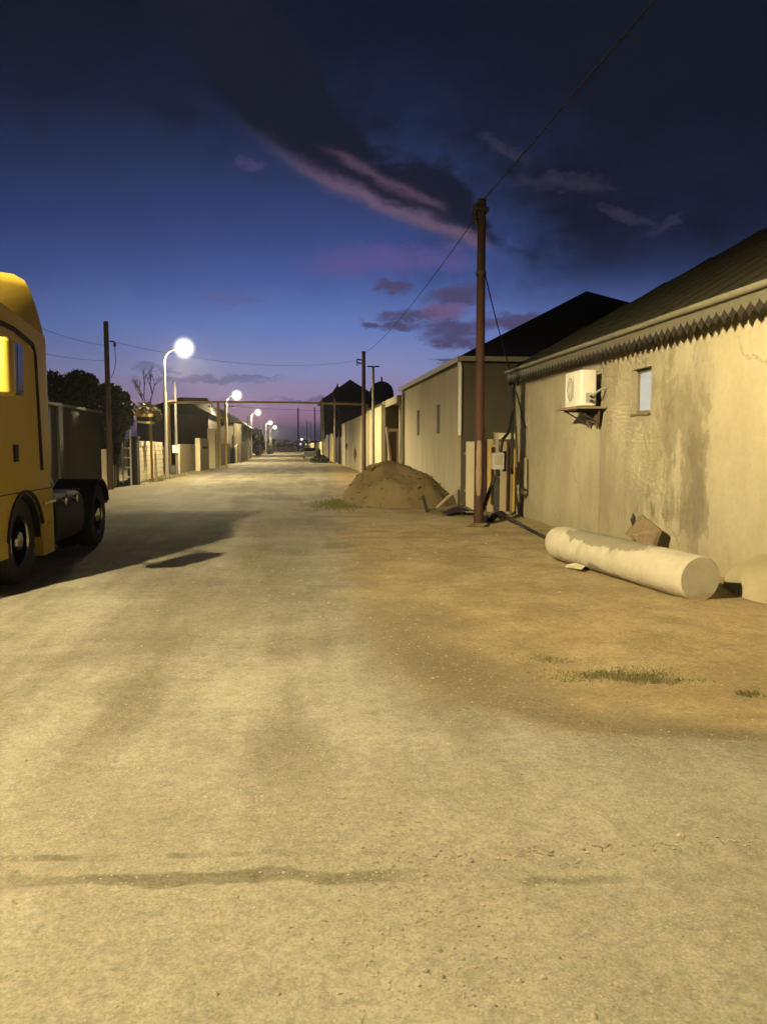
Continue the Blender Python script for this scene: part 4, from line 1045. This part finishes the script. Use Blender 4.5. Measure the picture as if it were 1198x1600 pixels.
# yard gate of pale bars and a dark pillar
yg = thing('yard_gate', 'narrow pale metal gate of upright bars next to the timber pole', 'gate', (-6.9, 31.8, 0))
for i in range(3): build('bar', MB().tube([(-6.92 + .02 * i, 31.2 + .35 * i, .02), (-6.92 + .02 * i, 31.2 + .35 * i, 1.75)], .03, 6), M_GREYPOLE, yg)
lad = MB()
build('upright', MB().box(-6.84, -6.78, 32.4, 32.46, 0, 2.3), M_ACWHITE, yg); build('upright', MB().box(-6.56, -6.50, 32.6, 32.66, 0, 2.35), M_ACWHITE, yg)
for zz in (.35, .75, 1.15, 1.55, 1.95): build('rung', MB().beam((-6.81, 32.43, zz), (-6.53, 32.63, zz), .05, .05), M_ACWHITE, yg)
tag(build('gate_pillar', MB().box(-6.72, -6.38, 33.2, 33.75, -.05, 1.95).box(-6.76, -6.34, 33.16, 33.79, 1.951, 2.02), M_GREYWALL, loc=(-6.5, 33.5, 0)), 'dark stone gate pillar at the near end of the pale block wall', 'pillar')
# pale block wall, every block its own piece
bw = thing('block_wall', 'low wall of pale stone blocks behind the first street lamp', 'wall', (-6.9, 39, 0))
p0, p1 = Vector((-6.70, 33.85, 0)), Vector((-7.1, 44.2, 0)); L = (p1 - p0).length; u = (p1 - p0).normalized(); nrm = Vector((u.y, -u.x, 0))
core = [p0 - nrm * .02, p1 - nrm * .02, p1 - nrm * .20, p0 - nrm * .20]
build('mortar_core', MB().loft([[q + Vector((0, 0, z)) for q in core] for z in (-.1, 1.86)]), M_MORTAR, bw)
nb, nr = 24, 8; bl = L / nb; bh = 1.86 / nr
bmesh_ = []
for vv in range(4):
    rv = random.Random(60 + vv); w_ = bl - .02; h_ = bh - .018
    j = lambda: rv.uniform(-.006, .006)
    me = MB().add([(0 + j(), -.03 + j(), 0), (w_ + j(), -.03 + j(), 0), (w_, 0.02, 0), (0, .02, 0), (0 + j(), -.03 + j(), h_), (w_ + j(), -.03 + j(), h_), (w_, .02, h_), (0, .02, h_)],
                  [(0, 3, 2, 1), (4, 5, 6, 7), (0, 1, 5, 4), (1, 2, 6, 5), (2, 3, 7, 6), (3, 0, 4, 7)])
    o = build('block', me, M_BLOCK, None); bmesh_.append(o.data); bpy.data.objects.remove(o)
ang = math.atan2(u.y, u.x)
for r_ in range(nr):
    if r_ == 6: skip = {2, 3, 4, 5, 6, 8, 9, 11, 12, 13, 14, 16}                # weathered course where blocks sit back
    else: skip = set()
    for i in range(nb):
        if r_ % 2 and i == nb - 1: continue
        o = bpy.data.objects.new('block', random.choice(bmesh_)); COL.objects.link(o); o.parent = bw
        pos = p0 + u * ((i + (.5 if r_ % 2 else 0)) * bl + .01) - bw.location
        if i in skip: pos = pos - nrm * .035
        o.location = (pos.x, pos.y, r_ * bh + .009); o.rotation_euler = (0, 0, ang + math.pi); 
        o.rotation_euler = (0, 0, ang)
        o.scale = (1, -1, 1) if nrm.x > 0 else (1, 1, 1)
# timber pergola over the block wall
pg = thing('timber_pergola', 'timber pergola with vines above the near end of the block wall', 'pergola', (-6.9, 36, 0))
build('post', MB().beam((-6.62, 38.0, -.1), (-6.62, 37.9, 3.1), .11, .11), M_OLDYELLOW, pg)
build('post', MB().beam((-7.4, 34.5, 1.7), (-7.4, 34.5, 3.0), .10, .10), M_WOOD2, pg)
build('beam', MB().beam((-7.7, 34.2, 2.98), (-6.45, 38.0, 3.08), .12, .14), M_OLDYELLOW, pg)
build('beam', MB().beam((-7.3, 33.9, 2.72), (-6.5, 38.1, 2.72), .09, .10), M_WOOD2, pg)
for i in range(6): build('cross_piece', MB().beam((-6.5 - .2 * i, 37.9 - .62 * i, 3.22), (-8.1 - .2 * i, 38.6 - .62 * i, 3.28), .08, .07), M_OLDYELLOW, pg)
build('vine', leaf_cloud(MB(), [((-6.9, 36.6, 3.35), (.9, 1.6, .25)), ((-6.35, 38.0, 3.05), (.25, .25, .35)), ((-6.6, 36.9, 3.4), (.4, .6, .25))], 520, .10, random.Random(5)), M_LEAFDRY, pg)
tag(build('garden_gate', MB().box(-7.2, -7.12, 44.4, 46.8, .02, 1.6), M_DARKSTEEL, loc=(-7.16, 45.6, 0)), 'dark closed gate between the block wall and the next fence', 'gate')
# standing pipe next to the first lamp
tag(build('vent_pipe', MB().tube([(-6.2, 40.2, 0), (-6.2, 40.2, 3.7), (-6.16, 40.2, 3.82), (-6.05, 40.2, 3.86), (-5.7, 40.2, 3.86)], .07, 8), M_BROWNPOLE, loc=(-6.2, 40.2, 0), smooth=True), 'brown standing pipe close behind the first street lamp pole', 'pipe')
# second fence, pillars
f2 = thing('rendered_fence', 'cream rendered fence wall left of the tall yellow posts', 'wall', (-6.2, 51, 0))
build('wall_body', MB().box(-6.75, -6.55, 46.9, 55.4, -.1, 1.75), M_WALL2, f2)
build('panel', MB().box(-6.2, -5.9, 51.5, 57.0, -.1, 2.15), M_PALEWALL, f2)
build('slot', MB().box(-5.899, -5.88, 53.0, 56.0, 1.45, 1.62), M_BROWNWALL, f2)
build('pillar', MB().box(-6.0, -5.45, 57.1, 57.7, -.1, 2.9), M_PALEWALL, f2)
build('pillar', MB().box(-5.75, -5.4, 58.3, 58.8, -.1, 2.6), M_PALEWALL, f2)
tag(build('roadside_gate', MB().box(-5.75, -5.68, 63, 74, .05, 1.85), M_DARKSTEEL, loc=(-5.7, 68, 0)), 'dark sheet gate past the tall yellow posts on the left', 'gate')
f3 = thing('low_curved_wall', 'low pale wall with a rounded top on the left before the far lamps', 'wall', (-5.2, 85, 0))
pts = [(76, 0), (98, 0), (97, .9), (95, 1.0), (94, 1.6), (91, 2.1), (87, 2.15), (82, 1.9), (76, 1.75)]
build('wall_body', MB().prism(pts, -5.4, -5.2), M_PALEWALL, f3)
# dark houses behind
ha = thing('dark_hipped_house', 'dark house with a wide hipped roof behind the meter pole', 'house', (-9.8, 74, 0))
build('wall', MB().box(-13.5, -7.3, 70.5, 80, -.1, 4.5), M_GREYWALL, ha)
p = [(-14.3, 70, 4.45), (-6.9, 70, 4.45), (-6.9, 81, 4.45), (-14.3, 81, 4.45), (-10.2, 73.5, 6.15), (-8.1, 77.5, 6.35)]
build('roof', MB().add(p, [(0, 1, 4), (1, 2, 5, 4), (2, 3, 5), (3, 0, 4, 5), (0, 3, 2, 1)]), M_ROOF, ha)
hb = thing('dark_long_house', 'dark long house with a sloping roof behind the second street lamp', 'house', (-7, 92, 0))
build('wall', MB().box(-9.5, -5.6, 82, 112, -.1, 4.1), M_GREYWALL, hb)
build('gable_panel', MB().box(-6.9, -5.59, 81.9, 81.99, -.1, 4.05), M_BROWNWALL, hb)
p = [(-10, 81, 4.1), (-5.2, 81, 4.1), (-5.2, 113, 4.1), (-10, 113, 4.1), (-7.6, 84, 5.75), (-7.6, 110, 5.75)]
build('roof', MB().add(p, [(0, 1, 4), (1, 2, 5, 4), (2, 3, 5), (3, 0, 4, 5), (0, 3, 2, 1)]), M_ROOF, hb)
tag(build('round_column', MB().lathe([(.45, -.1), (.42, 3.9)], (-5.35, 79.5, 0), n=14), M_BROWNWALL, loc=(-5.35, 79.5, 0), smooth=True), 'round column beside the dark sheet gate', 'column')
tag(build('rubbish_container', MB().box(-6.2, -5.3, 73.9, 75.6, 0, 1.5), M_DARKSTEEL, loc=(-5.8, 74.8, 0)), 'dark metal container at the foot of the round column', 'container')
tree('roadside_shrub', 'dark green shrub growing under the far left lamps', -5.8, 138, [((-5.6, 138, 2.0), (.9, 4, 2.0)), ((-6.2, 142, 2.6), (1.2, 4, 2.4))], 1800, .35, 1.5, 13, 'shrub')
tree('roadside_shrub', 'small shrub by the far end of the left verge', -4.6, 168, [((-4.5, 168, .9), (.8, 2, .9))], 500, .3, .8, 14, 'shrub')
tree('roadside_shrub', 'low dark bush on the right verge before the parked car', 3.0, 76.8, [((3.0, 76.8, .3), (.75, 1.5, .5)), ((2.8, 77, .2), (1.0, 1.6, .35)), ((2.75, 77.5, .9), (.2, .3, .5))], 1500, .12, .4, 15, 'shrub')
tag(build('end_wall', MB().box(-4.2, 1.6, 250, 250.4, -.1, 1.5), M_BRICKRED, loc=(-1, 250, 0)), 'low ochre wall closing the far end of the street', 'wall')
rnd = random.Random(19); wd = MB()
leaf_cloud(wd, [((-20 + 6 * i, 300 + rnd.uniform(-20, 20), 1.5 + rnd.uniform(0, 1.0)), (6, 6, 2.2)) for i in range(14)], 3500, .7, rnd)
kind(build('far_woods', wd, M_LEAF, loc=(0, 300, 0)), 'stuff')

# parked car far away, rear towards us
cr = thing('parked_car', 'pale car parked on the right far down the street', 'car', (2.55, 107, 0))
body = MB()
sec = lambda y, w, z0, z1: [(2.55 - w, y, z0), (2.55 + w, y, z0), (2.55 + w, y, z1 * .8), (2.55 + w * .94, y, z1), (2.55 - w * .94, y, z1), (2.55 - w, y, z1 * .8)]
body.loft([sec(105.0, .78, .35, .85), sec(105.2, .84, .28, .93), sec(106.2, .86, .25, .96), sec(108.2, .86, .25, .92), sec(109.2, .8, .3, .72)])
build('body', body, M_CARPAINT, cr, smooth=True)
build('cabin', MB().loft([[(2.55 - .76, 105.3, .93), (2.55 + .76, 105.3, .93), (2.55 + .76, 108.2, .92), (2.55 - .76, 108.2, .92)], [(2.55 - .6, 105.9, 1.42), (2.55 + .6, 105.9, 1.42), (2.55 + .6, 107.2, 1.42), (2.55 - .6, 107.2, 1.42)]]), M_GLASSDARK, cr)
build('roof', MB().box(1.97, 3.13, 105.95, 107.2, 1.421, 1.45), M_CARPAINT, cr)
for sx in (-1, 1):
    build('tail_light', MB().box(2.55 + sx * .62 - .14, 2.55 + sx * .62 + .14, 104.96, 105.03, .68, .82), M_TAIL, cr)
    for yy in (105.9, 108.4): build('wheel', MB().lathe([(.3, -.1), (.31, 0), (.3, .1)], (2.55 + sx * .78, yy, .3), 'x', 16), M_TYRE, cr)
for nm, x, y, z, r, m, lb in [('distant_lamp', 3.0, 215, 3.6, .32, M_FAR1, 'white distant light above the parked car'), ('distant_lamp', 2.55, 205, 2.25, .3, M_FAR2, 'bluish distant light just above the parked car'), ('distant_lamp', 3.55, 180, 2.1, .28, M_FAR3, 'greenish distant light right of the bluish one')]:
    t = thing(nm, lb, 'light', (x, y, 0), 'distant lights at the end of the street')
    build('stand', MB().tube([(x, y, 0), (x, y, z - r)], .06, 6), M_DARKSTEEL, t)
    build('bulb', MB().lathe([(.001, z - r), (r * .7, z - r * .7), (r, z), (r * .7, z + r * .7), (.001, z + r)], (x, y, 0), n=10), m, t, smooth=True)

# ------------------------------------------------------------------ grass, weeds and gravel
rnd = random.Random(23); gm = MB()
def blade(x, y, h):
    a = rnd.uniform(0, 6.28); w = .004 + .003 * rnd.random(); l = h * .5
    z = height(x, y)
    gm.add([(x - w * math.cos(a), y - w * math.sin(a), z - .005), (x + w * math.cos(a), y + w * math.sin(a), z - .005), (x + l * math.cos(a + 1.3) * rnd.uniform(.2, 1), y + l * math.sin(a + 1.3) * rnd.uniform(.2, 1), z + h)], [(0, 1, 2)])
for cx, cy, sx, sy, n_, h_ in [(2.2, 5.1, .22, .085, 1300, .016), (2.47, 4.98, .10, .06, 520, .018), (1.98, 5.52, .12, .06, 300, .013), (2.93, 4.56, .05, .03, 110, .028), (2.62, 4.9, .1, .04, 160, .015),
                               (1.25, 20.6, .35, .8, 1700, .10), (1.5, 21.8, .3, .6, 700, .12), (4.0, 17.9, .3, .25, 200, .09), (-6.2, 40.5, .4, 2.0, 900, .14), (-6.4, 36.5, .3, 1.6, 700, .10)]:
    for _ in range(n_): blade(rnd.gauss(cx, sx), rnd.gauss(cy, sy), h_ * rnd.uniform(.4, 1.3))
kind(build('grass', gm, M_GRASS), 'stuff')
gr = MB()
def pebble(x, y, r):
    gr.rock((x, y, height(x, y) + r * .15), r, rnd.random(), (1, rnd.uniform(.7, 1.2), .7))
for _ in range(1500):
    y = rnd.gauss(2.55, .38); x = rnd.gauss(.55 + (y - 2.2) * -.2, .28)
    if y > 1.5: pebble(x, y, abs(rnd.gauss(0, .0032)) + .002)
for _ in range(260):
    x = rnd.uniform(.3, 2.2); pebble(x, 2.83 - .02 * x + rnd.gauss(0, .035), abs(rnd.gauss(0, .004)) + .003)
for _ in range(1500): pebble(rnd.uniform(-2.5, 3.5), 1.7 + 4.5 * rnd.random() ** 1.3, abs(rnd.gauss(0, .003)) + .002)
for _ in range(260):
    y = rnd.uniform(3.6, 8); pebble(road_edge(y) + abs(rnd.gauss(.2, .5)), y + rnd.uniform(-.3, .3), abs(rnd.gauss(0, .004)) + .003)
for _ in range(300): pebble(rnd.uniform(1, 4.8), rnd.uniform(5, 20), abs(rnd.gauss(0, .008)) + .004)
for _ in range(400): pebble(rnd.uniform(-2.5, 1), rnd.uniform(5, 16), abs(rnd.gauss(0, .006)) + .003)
kind(build('gravel', gr, M_STONE), 'stuff')

# ------------------------------------------------------------------ thin haze added for a soft glow round the lamps
hz = MB().box(-960, 960, -140, 1900, -1.6, 14.2)
m = bpy.data.materials.new('added_haze'); m.use_nodes = True; nt = m.node_tree; nt.nodes.clear()
pvn = nt.nodes.new('ShaderNodeVolumePrincipled'); pvn.inputs['Color'].default_value = (0.9, 0.92, 0.95, 1); pvn.inputs['Density'].default_value = HAZE; pvn.inputs['Anisotropy'].default_value = 0.72
o_ = nt.nodes.new('ShaderNodeOutputMaterial'); nt.links.new(pvn.outputs[0], o_.inputs['Volume'])
kind(build('added_haze_box', hz, m), 'stuff')
